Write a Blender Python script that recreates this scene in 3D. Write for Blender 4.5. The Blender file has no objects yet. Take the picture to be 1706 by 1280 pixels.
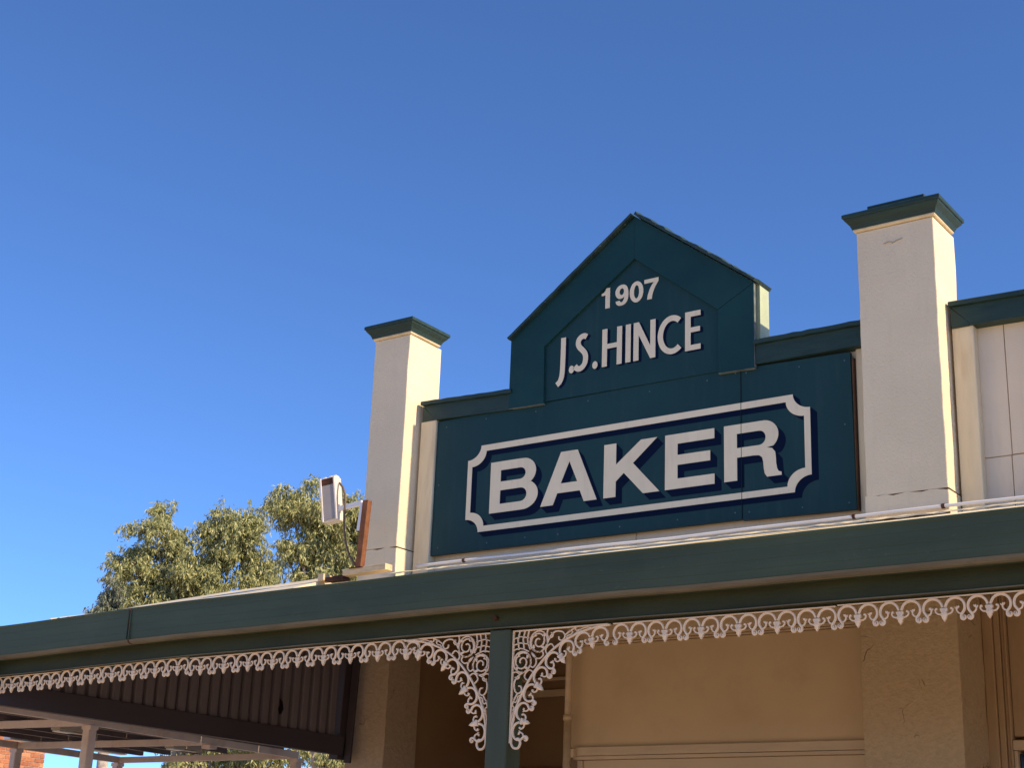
import bpy, bmesh, math, random
import numpy as np
from mathutils import Vector, Matrix

rng = random.Random(7)
nrng = np.random.default_rng(11)
C = bpy.context.scene.collection
scene = bpy.context.scene
R = math.radians

# ------------------------------------------------------------------ camera
YAW, PITCH, ROLL = R(35.93), R(18.81), R(2.356)
cy, sy, cp, sp = math.cos(YAW), math.sin(YAW), math.cos(PITCH), math.sin(PITCH)
F = Vector((-sy * cp, cy * cp, sp)); RT = Vector((cy, sy, 0)); UP = RT.cross(F)
RX = RT * math.cos(ROLL) + UP * math.sin(ROLL)
UX = UP * math.cos(ROLL) - RT * math.sin(ROLL)
cam_d = bpy.data.cameras.new("camera"); cam = bpy.data.objects.new("camera", cam_d); C.objects.link(cam)
m3 = Matrix((RX, UX, -F)).transposed()
cam.matrix_world = Matrix.Translation((0, 0, 1.6)) @ m3.to_4x4()
cam_d.sensor_width = 36; cam_d.lens = 2520 / 1706 * 36
cam_d.clip_start = 0.1; cam_d.clip_end = 3000
scene.camera = cam

# ------------------------------------------------------------------ sky, sun, exposure
SUN_EL, SUN_AZ = R(35.0), R(-0.45)          # the sun shines almost along the facade, a hair behind its plane
sdir = Vector((math.cos(SUN_EL) * math.cos(SUN_AZ), -math.cos(SUN_EL) * math.sin(SUN_AZ), math.sin(SUN_EL)))
world = bpy.data.worlds.new("World"); scene.world = world; world.use_nodes = True
wn = world.node_tree; wn.nodes.clear()
sky = wn.nodes.new("ShaderNodeTexSky"); sky.sky_type = 'NISHITA'; sky.sun_disc = False
sky.sun_elevation = SUN_EL; sky.sun_rotation = R(90) + SUN_AZ
sky.altitude = 1200; sky.air_density = 0.7; sky.dust_density = 0.5; sky.ozone_density = 10.0
bg = wn.nodes.new("ShaderNodeBackground"); bg.inputs[1].default_value = 0.15
wo = wn.nodes.new("ShaderNodeOutputWorld")
wn.links.new(sky.outputs[0], bg.inputs[0]); wn.links.new(bg.outputs[0], wo.inputs[0])
sd = bpy.data.lights.new("sun", 'SUN'); sd.energy = 4.0; sd.angle = R(0.5); sd.color = (1.0, 0.81, 0.56)
sun = bpy.data.objects.new("sun", sd); C.objects.link(sun)
sun.rotation_euler = sdir.to_track_quat('Z', 'Y').to_euler(); sun.location = (20, -2, 12)
scene.view_settings.view_transform = 'Standard'; scene.view_settings.look = 'None'
scene.view_settings.gamma = 1; scene.view_settings.use_curve_mapping = False
scene.view_settings.exposure = 0.66
scene.cycles.max_bounces = 10; scene.cycles.diffuse_bounces = 7

# ------------------------------------------------------------------ materials
def nodes_of(name):
    m = bpy.data.materials.new(name); m.use_nodes = True
    nt = m.node_tree; nt.nodes.clear()
    out = nt.nodes.new("ShaderNodeOutputMaterial"); b = nt.nodes.new("ShaderNodeBsdfPrincipled")
    nt.links.new(b.outputs[0], out.inputs[0])
    return m, nt, b

def paint(name, col, rough=0.6, var=0.12, scale=3.0, bump=0.0, bscale=60, streak=0.0, dirt=None, dirt_amt=0.0, spec=0.4, stretch=(1, 1, 1), chips=None, chip_amt=0.0, metal=0.0, bdist=0.01):
    m, nt, b = nodes_of(name); L = nt.links
    tc = nt.nodes.new("ShaderNodeNewGeometry")
    mp = nt.nodes.new("ShaderNodeMapping"); mp.inputs['Scale'].default_value = stretch
    L.new(tc.outputs['Position'], mp.inputs[0])
    n1 = nt.nodes.new("ShaderNodeTexNoise"); n1.inputs['Scale'].default_value = scale; n1.inputs['Detail'].default_value = 6
    L.new(mp.outputs[0], n1.inputs['Vector'])
    r = nt.nodes.new("ShaderNodeMapRange"); r.inputs[1].default_value = 0.3; r.inputs[2].default_value = 0.7
    r.inputs[3].default_value = 1 - var; r.inputs[4].default_value = 1 + var
    L.new(n1.outputs['Fac'], r.inputs[0])
    mul = nt.nodes.new("ShaderNodeMixRGB"); mul.blend_type = 'MULTIPLY'; mul.inputs[0].default_value = 1
    mul.inputs[1].default_value = (*col, 1); L.new(r.outputs[0], mul.inputs[2])
    last = mul.outputs[0]
    if dirt is not None and dirt_amt > 0:
        mp2 = nt.nodes.new("ShaderNodeMapping"); mp2.inputs['Scale'].default_value = (9, 9, 1.1) if streak else (2, 2, 2)
        L.new(tc.outputs['Position'], mp2.inputs[0])
        n2 = nt.nodes.new("ShaderNodeTexNoise"); n2.inputs['Scale'].default_value = 2.2; n2.inputs['Detail'].default_value = 7; n2.inputs['Roughness'].default_value = 0.65
        L.new(mp2.outputs[0], n2.inputs['Vector'])
        r2 = nt.nodes.new("ShaderNodeMapRange"); r2.inputs[1].default_value = 0.52; r2.inputs[2].default_value = 0.75
        r2.inputs[3].default_value = 0; r2.inputs[4].default_value = dirt_amt; L.new(n2.outputs['Fac'], r2.inputs[0])
        mx = nt.nodes.new("ShaderNodeMixRGB"); mx.inputs[2].default_value = (*dirt, 1)
        L.new(r2.outputs[0], mx.inputs[0]); L.new(last, mx.inputs[1]); last = mx.outputs[0]
    if chips is not None:
        n3 = nt.nodes.new("ShaderNodeTexNoise"); n3.inputs['Scale'].default_value = 34; n3.inputs['Detail'].default_value = 8; n3.inputs['Roughness'].default_value = 0.7
        L.new(mp.outputs[0], n3.inputs['Vector'])
        r3 = nt.nodes.new("ShaderNodeMapRange"); r3.inputs[1].default_value = 0.64; r3.inputs[2].default_value = 0.68
        r3.inputs[3].default_value = 0; r3.inputs[4].default_value = chip_amt; L.new(n3.outputs['Fac'], r3.inputs[0])
        mx = nt.nodes.new("ShaderNodeMixRGB"); mx.inputs[2].default_value = (*chips, 1)
        L.new(r3.outputs[0], mx.inputs[0]); L.new(last, mx.inputs[1]); last = mx.outputs[0]
    L.new(last, b.inputs['Base Color'])
    b.inputs['Roughness'].default_value = rough; b.inputs['Specular IOR Level'].default_value = spec; b.inputs['Metallic'].default_value = metal
    rr = nt.nodes.new("ShaderNodeMapRange"); rr.inputs[3].default_value = max(0.05, rough - 0.12); rr.inputs[4].default_value = min(1, rough + 0.12)
    L.new(n1.outputs['Fac'], rr.inputs[0]); L.new(rr.outputs[0], b.inputs['Roughness'])
    if bump > 0:
        nb = nt.nodes.new("ShaderNodeTexNoise"); nb.inputs['Scale'].default_value = bscale; nb.inputs['Detail'].default_value = 8; nb.inputs['Roughness'].default_value = 0.6
        L.new(mp.outputs[0], nb.inputs['Vector'])
        bp = nt.nodes.new("ShaderNodeBump"); bp.inputs['Strength'].default_value = bump; bp.inputs['Distance'].default_value = bdist
        L.new(nb.outputs['Fac'], bp.inputs['Height']); L.new(bp.outputs[0], b.inputs['Normal'])
    return m

CREAM = (0.78, 0.65, 0.445)
TAN = (0.62, 0.46, 0.27)
M = {}
M['cream'] = paint('cream_render_paint', CREAM, 0.75, 0.06, 2.2, 0.5, 70, streak=1, dirt=(0.56, 0.46, 0.33), dirt_amt=0.16, spec=0.25)
M['cream_trim'] = paint('cream_timber_paint', (0.74, 0.63, 0.42), 0.6, 0.07, 5, 0.15, 40, streak=1, dirt=(0.40, 0.27, 0.12), dirt_amt=0.35, spec=0.3, stretch=(4, 4, 0.6))
M['cream_panel'] = paint('cream_sheet_paint', (0.77, 0.65, 0.48), 0.65, 0.05, 3, 0.12, 120, streak=1, dirt=(0.45, 0.34, 0.2), dirt_amt=0.22, spec=0.3)
M['cream_fillet'] = paint('cream_worn_fillet', (0.75, 0.60, 0.36), 0.7, 0.15, 12, 0.4, 60, spec=0.25)
M['tan'] = paint('tan_smooth_paint', TAN, 0.55, 0.05, 2.5, 0.06, 60, dirt=(0.32, 0.22, 0.12), dirt_amt=0.18, spec=0.35)
M['tan_trim'] = paint('tan_timber_paint', (0.60, 0.45, 0.28), 0.5, 0.08, 5, 0.12, 40, dirt=(0.25, 0.16, 0.09), dirt_amt=0.3, spec=0.4, stretch=(0.6, 4, 4))
M['coping'] = paint('dark_green_timber_paint', (0.018, 0.044, 0.036), 0.5, 0.22, 6, 0.25, 30, dirt=(0.035, 0.062, 0.048), dirt_amt=0.35, spec=0.35, stretch=(1, 6, 6), chips=(0.3, 0.32, 0.28), chip_amt=0.12)
M['teal'] = paint('teal_sign_paint', (0.013, 0.049, 0.054), 0.5, 0.12, 1.6, 0.05, 7, streak=1, dirt=(0.030, 0.068, 0.066), dirt_amt=0.5, spec=0.18)
M['teal_board'] = paint('teal_board_paint', (0.009, 0.047, 0.050), 0.5, 0.12, 2.5, 0.08, 40, dirt=(0.022, 0.06, 0.054), dirt_amt=0.4, spec=0.2)
M['navy'] = paint('navy_shade_paint', (0.002, 0.008, 0.030), 0.6, 0.1, 4, spec=0.08)
M['letter'] = paint('warm_white_letter_paint', (0.84, 0.72, 0.50), 0.55, 0.05, 4, spec=0.25, streak=1, dirt=(0.5, 0.42, 0.33), dirt_amt=0.25, chips=(0.3, 0.3, 0.28), chip_amt=0.25)
M['gutter'] = paint('green_gutter_enamel', (0.056, 0.080, 0.048), 0.5, 0.22, 2.2, 0.14, 5, dirt=(0.085, 0.10, 0.07), dirt_amt=0.4, spec=0.2, stretch=(0.5, 3, 3), chips=(0.22, 0.25, 0.2), chip_amt=0.3)
M['beam'] = paint('green_beam_paint', (0.044, 0.052, 0.026), 0.55, 0.25, 3, 0.12, 30, streak=1, dirt=(0.06, 0.052, 0.03), dirt_amt=0.6, spec=0.12, stretch=(0.7, 4, 4))
M['post'] = paint('green_post_paint', (0.066, 0.080, 0.046), 0.5, 0.14, 3, 0.10, 30, dirt=(0.08, 0.085, 0.055), dirt_amt=0.3, spec=0.2, stretch=(4, 4, 0.6))
M['lace'] = paint('cream_white_lace_enamel', (0.90, 0.70, 0.47), 0.45, 0.06, 14, 0.08, 90, dirt=(0.45, 0.28, 0.16), dirt_amt=0.25, spec=0.4)
M['roof'] = paint('cream_roof_paint', (0.72, 0.62, 0.42), 0.55, 0.12, 4, 0.05, 30, dirt=(0.4, 0.3, 0.18), dirt_amt=0.5, spec=0.35)
M['pvc'] = paint('white_plastic', (0.78, 0.74, 0.70), 0.35, 0.04, 4, spec=0.5)
M['rust'] = paint('rusty_steel', (0.19, 0.075, 0.035), 0.75, 0.35, 14, 0.4, 60, dirt=(0.06, 0.022, 0.014), dirt_amt=0.8, spec=0.25)
M['dark_rust'] = paint('dark_rust', (0.075, 0.030, 0.020), 0.8, 0.35, 14, 0.4, 60, spec=0.2)
M['timber'] = paint('cream_weathered_timber', (0.66, 0.50, 0.30), 0.75, 0.2, 9, 0.3, 40, dirt=(0.3, 0.17, 0.08), dirt_amt=0.5, spec=0.25, stretch=(1, 5, 5))
M['brown'] = paint('dark_brown_steel_paint', (0.042, 0.032, 0.037), 0.5, 0.15, 2, 0.05, 40, dirt=(0.06, 0.04, 0.035), dirt_amt=0.3, spec=0.35)
M['brown_sheet'] = paint('brown_sheet_paint', (0.125, 0.105, 0.112), 0.5, 0.12, 2, dirt=(0.10, 0.07, 0.06), dirt_amt=0.3, spec=0.35)
M['black'] = paint('dark_hole', (0.006, 0.005, 0.005), 0.9, 0.1, spec=0.05)
M['crack2'] = paint('dark_sheet_joint', (0.012, 0.025, 0.03), 0.8, spec=0.1)
M['hair'] = paint('hairline_crack', (0.40, 0.36, 0.33), 0.9, 0.2, spec=0.1)
M['crack'] = paint('crack_shadow_grime', (0.07, 0.055, 0.045), 0.9, 0.2, spec=0.1)
M['carport'] = paint('carport_cream_paint', (0.84, 0.68, 0.56), 0.5, 0.1, 3, 0.06, 40, dirt=(0.50, 0.28, 0.18), dirt_amt=0.5, spec=0.35)
M['carport_roof'] = paint('brown_rusty_roof_sheet', (0.17, 0.13, 0.12), 0.55, 0.2, 3, dirt=(0.16, 0.09, 0.06), dirt_amt=0.5, spec=0.3)
M['zinc'] = paint('pale_zinc', (0.62, 0.64, 0.66), 0.35, 0.1, 6, metal=0.6, spec=0.5)
M['lamp_body'] = paint('pale_lamp_body', (0.62, 0.52, 0.38), 0.5, 0.1, 6, spec=0.4)
M['diffuser'] = paint('white_diffuser', (0.85, 0.85, 0.8), 0.3, 0.03, 6, spec=0.5)
M['housing'] = paint('white_powdercoat', (0.70, 0.64, 0.58), 0.5, 0.08, 10, 0.1, 60, dirt=(0.22, 0.10, 0.06), dirt_amt=0.4, spec=0.35)
M['cable'] = paint('brown_cable', (0.16, 0.10, 0.06), 0.6, 0.1, spec=0.3)
M['bark'] = paint('gum_bark', (0.42, 0.36, 0.30), 0.85, 0.35, 5, 0.5, 20, dirt=(0.10, 0.08, 0.06), dirt_amt=0.6, spec=0.15)
M['mortar'] = paint('pale_mortar', (0.46, 0.38, 0.29), 0.9, 0.12, 10, 0.3, 60, spec=0.1)
M['asphalt'] = paint('dusty_pale_road', (0.60, 0.47, 0.33), 0.9, 0.2, 0.8, 0.5, 60, dirt=(0.52, 0.39, 0.26), dirt_amt=0.5, spec=0.1)
M['concrete'] = paint('warm_concrete', (0.55, 0.43, 0.31), 0.85, 0.12, 1.5, 0.3, 40, dirt=(0.42, 0.31, 0.21), dirt_amt=0.4, spec=0.2)
M['earth'] = paint('dry_pale_earth', (0.52, 0.39, 0.26), 0.95, 0.25, 0.5, 0.5, 20, dirt=(0.25, 0.22, 0.10), dirt_amt=0.6, spec=0.1)
M['galv'] = paint('dull_steel_roof', (0.42, 0.42, 0.42), 0.5, 0.15, 2, metal=0.3, spec=0.4)

def brick_mat():
    m, nt, b = nodes_of('orange_brick'); L = nt.links
    g = nt.nodes.new("ShaderNodeObjectInfo"); cr = nt.nodes.new("ShaderNodeValToRGB")
    e = cr.color_ramp.elements; e[0].color = (0.30, 0.10, 0.045, 1); e[1].color = (0.52, 0.24, 0.115, 1)
    x = e.new(0.5); x.color = (0.44, 0.17, 0.075, 1)
    L.new(g.outputs['Random'], cr.inputs[0])
    n = nt.nodes.new("ShaderNodeTexNoise"); n.inputs['Scale'].default_value = 18; n.inputs['Detail'].default_value = 6
    geo = nt.nodes.new("ShaderNodeNewGeometry"); L.new(geo.outputs['Position'], n.inputs['Vector'])
    mx = nt.nodes.new("ShaderNodeMixRGB"); mx.blend_type = 'OVERLAY'; mx.inputs[0].default_value = 0.5
    L.new(cr.outputs[0], mx.inputs[1]); L.new(n.outputs['Fac'], mx.inputs[2])
    L.new(mx.outputs[0], b.inputs['Base Color']); b.inputs['Roughness'].default_value = 0.9
    return m
M['brick'] = brick_mat()
M['edge'] = paint('brown_raw_edge', (0.16, 0.09, 0.055), 0.7, 0.2, 9)
M['lit_edge'] = paint('pale_sunlit_edge', (0.15, 0.17, 0.155), 0.7, 0.3, 20, spec=0.2)  # pale strips: sunlight catching the gable board edges, put into the colour
M['recess_shaded'] = paint('shade_darkened_recess_paint', (0.27, 0.17, 0.085), 0.55, 0.08, 2.5, 0.06, 60, spec=0.3)  # tan darkened so the colour carries the recess's lack of light

def stucco_mat(name='tan_rough_stucco', col=(0.60, 0.45, 0.27)):
    m, nt, b = nodes_of(name); L = nt.links
    geo = nt.nodes.new("ShaderNodeNewGeometry")
    mp = nt.nodes.new("ShaderNodeMapping"); mp.inputs['Scale'].default_value = (1, 1, 1.25); mp.inputs['Rotation'].default_value = (0, R(18), 0)
    L.new(geo.outputs['Position'], mp.inputs[0])
    n1 = nt.nodes.new("ShaderNodeTexNoise"); n1.inputs['Scale'].default_value = 30; n1.inputs['Detail'].default_value = 10; n1.inputs['Roughness'].default_value = 0.72
    L.new(mp.outputs[0], n1.inputs['Vector'])
    n2 = nt.nodes.new("ShaderNodeTexNoise"); n2.inputs['Scale'].default_value = 4; n2.inputs['Detail'].default_value = 4
    L.new(geo.outputs['Position'], n2.inputs['Vector'])
    # warped cracks: thin cell edges, only where the broad noise lets them show
    w = nt.nodes.new("ShaderNodeVectorMath"); w.operation = 'MULTIPLY_ADD'; w.inputs[1].default_value = (0.10, 0.10, 0.10)
    n4 = nt.nodes.new("ShaderNodeTexNoise"); n4.inputs['Scale'].default_value = 9; n4.inputs['Detail'].default_value = 6
    L.new(geo.outputs['Position'], n4.inputs['Vector']); L.new(n4.outputs['Color'], w.inputs[0]); L.new(mp.outputs[0], w.inputs[2])
    v = nt.nodes.new("ShaderNodeTexVoronoi"); v.feature = 'DISTANCE_TO_EDGE'; v.inputs['Scale'].default_value = 5.0
    L.new(w.outputs[0], v.inputs['Vector'])
    c1 = nt.nodes.new("ShaderNodeMapRange"); c1.inputs[1].default_value = 0.002; c1.inputs[2].default_value = 0.010; c1.inputs[3].default_value = 1; c1.inputs[4].default_value = 0
    L.new(v.outputs['Distance'], c1.inputs[0])
    c2 = nt.nodes.new("ShaderNodeMapRange"); c2.inputs[1].default_value = 0.58; c2.inputs[2].default_value = 0.72
    L.new(n2.outputs['Fac'], c2.inputs[0])
    cm = nt.nodes.new("ShaderNodeMath"); cm.operation = 'MULTIPLY'; L.new(c1.outputs[0], cm.inputs[0]); L.new(c2.outputs[0], cm.inputs[1])
    r = nt.nodes.new("ShaderNodeMapRange"); r.inputs[1].default_value = 0.3; r.inputs[2].default_value = 0.7; r.inputs[3].default_value = 0.86; r.inputs[4].default_value = 1.1
    L.new(n1.outputs['Fac'], r.inputs[0])
    mul = nt.nodes.new("ShaderNodeMixRGB"); mul.blend_type = 'MULTIPLY'; mul.inputs[0].default_value = 1; mul.inputs[1].default_value = (*col, 1)
    L.new(r.outputs[0], mul.inputs[2])
    mx = nt.nodes.new("ShaderNodeMixRGB"); mx.inputs[2].default_value = (0.10, 0.065, 0.035, 1)
    L.new(cm.outputs[0], mx.inputs[0]); L.new(mul.outputs[0], mx.inputs[1]); L.new(mx.outputs[0], b.inputs['Base Color'])
    b.inputs['Roughness'].default_value = 0.85; b.inputs['Specular IOR Level'].default_value = 0.2
    h = nt.nodes.new("ShaderNodeMath"); h.operation = 'SUBTRACT'; L.new(n1.outputs['Fac'], h.inputs[0]); L.new(cm.outputs[0], h.inputs[1])
    bp = nt.nodes.new("ShaderNodeBump"); bp.inputs['Strength'].default_value = 0.95; bp.inputs['Distance'].default_value = 0.016
    L.new(h.outputs[0], bp.inputs['Height']); L.new(bp.outputs[0], b.inputs['Normal'])
    return m
M['stucco'] = stucco_mat()
M['stucco_shaded'] = stucco_mat('shaded_tan_rough_stucco', (0.46, 0.34, 0.22))  # darker copy for the left shaft: shade from the end wall, painted in
M['jamb'] = paint('shaded_tan_timber_paint', (0.44, 0.30, 0.165), 0.5, 0.08, 5, 0.12, 40, dirt=(0.25, 0.16, 0.09), dirt_amt=0.3, spec=0.35, stretch=(4, 4, 0.6))  # darkened tan for the right bay, its dimness painted into the colour

def leaf_mat(name, cols):
    m, nt, b = nodes_of(name); L = nt.links
    g = nt.nodes.new("ShaderNodeNewGeometry"); cr = nt.nodes.new("ShaderNodeValToRGB")
    els = cr.color_ramp.elements
    els[0].color = (*cols[0], 1); els[1].color = (*cols[-1], 1)
    for i, c in enumerate(cols[1:-1]):
        x = els.new((i + 1) / (len(cols) - 1)); x.color = (*c, 1)
    L.new(g.outputs['Random Per Island'], cr.inputs[0]); L.new(cr.outputs[0], b.inputs['Base Color'])
    b.inputs['Roughness'].default_value = 0.5; b.inputs['Specular IOR Level'].default_value = 0.4
    t = nt.nodes.new("ShaderNodeBsdfTranslucent"); L.new(cr.outputs[0], t.inputs['Color'])
    mx = nt.nodes.new("ShaderNodeMixShader"); mx.inputs[0].default_value = 0.22
    out = [n for n in nt.nodes if n.type == 'OUTPUT_MATERIAL'][0]
    L.new(b.outputs[0], mx.inputs[1]); L.new(t.outputs[0], mx.inputs[2]); L.new(mx.outputs[0], out.inputs[0])
    return m
M['leaf'] = leaf_mat('gum_leaf', [(0.20, 0.23, 0.10), (0.36, 0.36, 0.13), (0.54, 0.51, 0.22), (0.29, 0.33, 0.18)])
M['leaf_grey'] = leaf_mat('grey_gum_leaf', [(0.22, 0.25, 0.18), (0.33, 0.34, 0.20), (0.26, 0.29, 0.23)])

def glass_mat():
    m, nt, b = nodes_of('dark_window_glass')
    b.inputs['Base Color'].default_value = (0.012, 0.012, 0.012, 1); b.inputs['Roughness'].default_value = 0.08
    return m
M['glass'] = glass_mat()

# ------------------------------------------------------------------ object helpers
WLOC = {}
def link(name, me, mat, parent=None, loc=None, smooth=False):
    o = bpy.data.objects.new(name, me); C.objects.link(o)
    if mat is not None and not me.materials: me.materials.append(mat)
    if smooth:
        me.polygons.foreach_set('use_smooth', [True] * len(me.polygons))
    pl = Vector((0, 0, 0))
    if parent is not None:
        o.parent = parent; pl = WLOC[parent]
    loc = Vector(loc) if loc is not None else Vector((0, 0, 0))
    o.location = loc - pl; WLOC[o] = loc
    return o

def mesh(name, verts, faces, mat, parent=None, smooth=False):
    """verts in world coordinates; origin goes to the middle of the bounding box"""
    v = np.array(verts, float); c = (v.min(0) + v.max(0)) / 2
    me = bpy.data.meshes.new(name); me.from_pydata((v - c).tolist(), [], [list(f) for f in faces]); me.update()
    return link(name, me, mat, parent, c, smooth)

def empty(name, loc, label, cat, group=None):
    o = bpy.data.objects.new(name, None); C.objects.link(o); o.location = loc; WLOC[o] = Vector(loc)
    o.empty_display_size = 0.2
    tag(o, label, cat, group); return o
def tag(o, label=None, cat=None, group=None, kind=None):
    if label: o['label'] = label
    if cat: o['category'] = cat
    if group: o['group'] = group
    if kind: o['kind'] = kind
    return o

class MB:
    def __init__(s): s.v = []; s.f = []
    def add(s, v, f):
        n = len(s.v); s.v += [tuple(p) for p in v]; s.f += [[i + n for i in q] for q in f]; return s
    def box(s, x0, x1, y0, y1, z0, z1, bev=0.0):
        if bev <= 0:
            return s.add([(x0, y0, z0), (x1, y0, z0), (x1, y1, z0), (x0, y1, z0), (x0, y0, z1), (x1, y0, z1), (x1, y1, z1), (x0, y1, z1)],
                         [(3, 2, 1, 0), (4, 5, 6, 7), (0, 1, 5, 4), (1, 2, 6, 5), (2, 3, 7, 6), (3, 0, 4, 7)])
        bm = bmesh.new(); bmesh.ops.create_cube(bm, size=1)
        for v in bm.verts:
            v.co = Vector(((x0 + x1) / 2 + v.co.x * (x1 - x0), (y0 + y1) / 2 + v.co.y * (y1 - y0), (z0 + z1) / 2 + v.co.z * (z1 - z0)))
        bmesh.ops.bevel(bm, geom=bm.edges[:], offset=bev, segments=2, affect='EDGES', profile=0.5)
        bm.verts.index_update()
        s.add([v.co[:] for v in bm.verts], [[v.index for v in f.verts] for f in bm.faces]); bm.free(); return s
    def beam(s, a, b, w, h, bev=0.0):
        """a box beam from a to b: w wide (sideways), h tall (a, b on the axis)"""
        a, b = Vector(a), Vector(b); d = b - a; L = d.length; d.normalize()
        side = d.cross(Vector((0, 0, 1)))
        side = side.normalized() if side.length > 1e-4 else Vector((1, 0, 0))
        up = side.cross(d)
        t = MB().box(-w / 2, w / 2, 0, L, -h / 2, h / 2, bev)
        return s.add([a + side * p[0] + d * p[1] + up * p[2] for p in t.v], t.f)
    def tube(s, pts, r, n=8, cap=True):
        P = [Vector(p) for p in pts]; rs = r if isinstance(r, (list, tuple)) else [r] * len(P)
        v = []; f = []; prev = None
        for i, p in enumerate(P):
            t = (P[min(i + 1, len(P) - 1)] - P[max(i - 1, 0)]).normalized()
            if prev is None:
                a = t.cross(Vector((0.3, 0.9, 0.2))).normalized()
            else:
                a = (prev - t * prev.dot(t)).normalized()
            prev = a; b = t.cross(a)
            for k in range(n):
                an = 2 * math.pi * k / n
                v.append(p + (a * math.cos(an) + b * math.sin(an)) * rs[i])
        for i in range(len(P) - 1):
            for k in range(n):
                f.append((i * n + k, i * n + (k + 1) % n, (i + 1) * n + (k + 1) % n, (i + 1) * n + k))
        if cap:
            f.append(tuple(range(n - 1, -1, -1))); f.append(tuple((len(P) - 1) * n + k for k in range(n)))
        return s.add(v, f)
    def prism(s, poly, y0, y1):
        """polygon in x,z pushed from y0 (front) to y1"""
        n = len(poly)
        v = [(x, y0, z) for x, z in poly] + [(x, y1, z) for x, z in poly]
        ar = sum(poly[i][0] * poly[(i + 1) % n][1] - poly[(i + 1) % n][0] * poly[i][1] for i in range(n))
        fr = list(range(n)); bk = [2 * n - 1 - i for i in range(n)]
        sd_ = [(i, n + i, n + (i + 1) % n, (i + 1) % n) for i in range(n)]
        if ar < 0:
            fr.reverse(); bk.reverse(); sd_ = [q[::-1] for q in sd_]
        return s.add(v, [fr, bk] + sd_)
    def extrude_x(s, prof, xs, dz=lambda x: 0.0, closed=True):
        """profile in y,z swept along the x stations"""
        n = len(prof); v = []; f = []
        for x in xs:
            v += [(x, y, z + dz(x)) for y, z in prof]
        m = n if closed else n - 1
        for i in range(len(xs) - 1):
            for k in range(m):
                f.append((i * n + k, i * n + (k + 1) % n, (i + 1) * n + (k + 1) % n, (i + 1) * n + k))
        if closed:
            f.append(tuple(range(n))); f.append(tuple((len(xs) - 1) * n + n - 1 - k for k in range(n)))
        return s.add(v, f)
    def build(s, name, mat, parent=None, smooth=False, fix=False):
        o = mesh(name, s.v, s.f, mat, parent, smooth)
        if fix:
            bm = bmesh.new(); bm.from_mesh(o.data); bmesh.ops.recalc_face_normals(bm, faces=bm.faces[:]); bm.to_mesh(o.data); bm.free()
        return o

def box(name, mat, parent, x0, x1, y0, y1, z0, z1, bev=0.004):
    return MB().box(x0, x1, y0, y1, z0, z1, bev).build(name, mat, parent)

def wobble_box(name, mat, parent, x0, x1, y0, y1, z0, z1, res=0.06, amp=0.004, seed=0, top_amp=0.0):
    """a hand-rendered masonry pier: a gridded box whose skin wanders a few millimetres"""
    from mathutils import noise
    bm = bmesh.new(); bmesh.ops.create_cube(bm, size=1)
    for v in bm.verts:
        v.co = Vector(((x0 + x1) / 2 + v.co.x * (x1 - x0), (y0 + y1) / 2 + v.co.y * (y1 - y0), (z0 + z1) / 2 + v.co.z * (z1 - z0)))
    bmesh.ops.bevel(bm, geom=[e for e in bm.edges if abs(e.verts[0].co.z - e.verts[1].co.z) > 0.01], offset=0.006, segments=2, affect='EDGES', profile=0.5)
    nz = max(2, int((z1 - z0) / res))
    for k in range(1, nz):
        z = z0 + (z1 - z0) * k / nz
        bmesh.ops.bisect_plane(bm, geom=bm.verts[:] + bm.edges[:] + bm.faces[:], plane_co=(0, 0, z), plane_no=(0, 0, 1))
    for k in range(1, max(2, int((x1 - x0) / res))):
        x = x0 + res * k
        bmesh.ops.bisect_plane(bm, geom=bm.verts[:] + bm.edges[:] + bm.faces[:], plane_co=(x, 0, 0), plane_no=(1, 0, 0))
    for v in bm.verts:
        p = v.co * 5 + Vector((seed * 3.1, 0, 0))
        v.co += Vector((noise.noise(p), noise.noise(p + Vector((9, 0, 0))) * 0.1, 0)) * amp + Vector((noise.noise(p * 4), noise.noise(p * 4 + Vector((5, 0, 0))) * 0.1, 0)) * amp * 0.5
        if top_amp and v.co.z > z1 - 1e-3:
            v.co.z += noise.noise(Vector((v.co.x * 14, v.co.y * 14, seed))) * top_amp
    me = bpy.data.meshes.new(name); c = Vector(((x0 + x1) / 2, (y0 + y1) / 2, (z0 + z1) / 2))
    bmesh.ops.translate(bm, verts=bm.verts[:], vec=-c); bm.to_mesh(me); bm.free()
    return link(name, me, mat, parent, c, False)

# ------------------------------------------------------------------ ground
def sheet(name, mat, x0, x1, y0, y1, z):
    o = MB().add([(x0, y0, z), (x1, y0, z), (x1, y1, z), (x0, y1, z)], [(0, 1, 2, 3)]).build(name, mat)
    tag(o, kind='structure'); return o
sheet('ground', M['earth'], -900, 900, -900, 900, -0.13)
sheet('road', M['asphalt'], -200, 200, -14, 4.2, -0.126)
o = MB().box(-60, 60, 4.2, 4.35, -0.2, 0.0, 0.012).build('kerb', M['concrete']); tag(o, kind='structure')
o = MB().box(-60, 60, 4.354, 7.5, -0.2, -0.003).build('pavement', M['concrete']); tag(o, kind='structure')

# ------------------------------------------------------------------ the shop building
shop = empty('shop_building', (-3.0, 9.5, 0), 'cream rendered single storey shop with green trimmed parapet and square piers', 'building')
YW = 7.72
# masonry behind everything
MB().box(-6.60, 6.0, 9.30, 18.0, 0, 4.30).build('rear_wall', M['cream'], shop)
MB().box(-6.28, 6.0, 7.86, 9.29, 3.30, 4.05).build('lintel_wall', M['tan'], shop)
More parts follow.
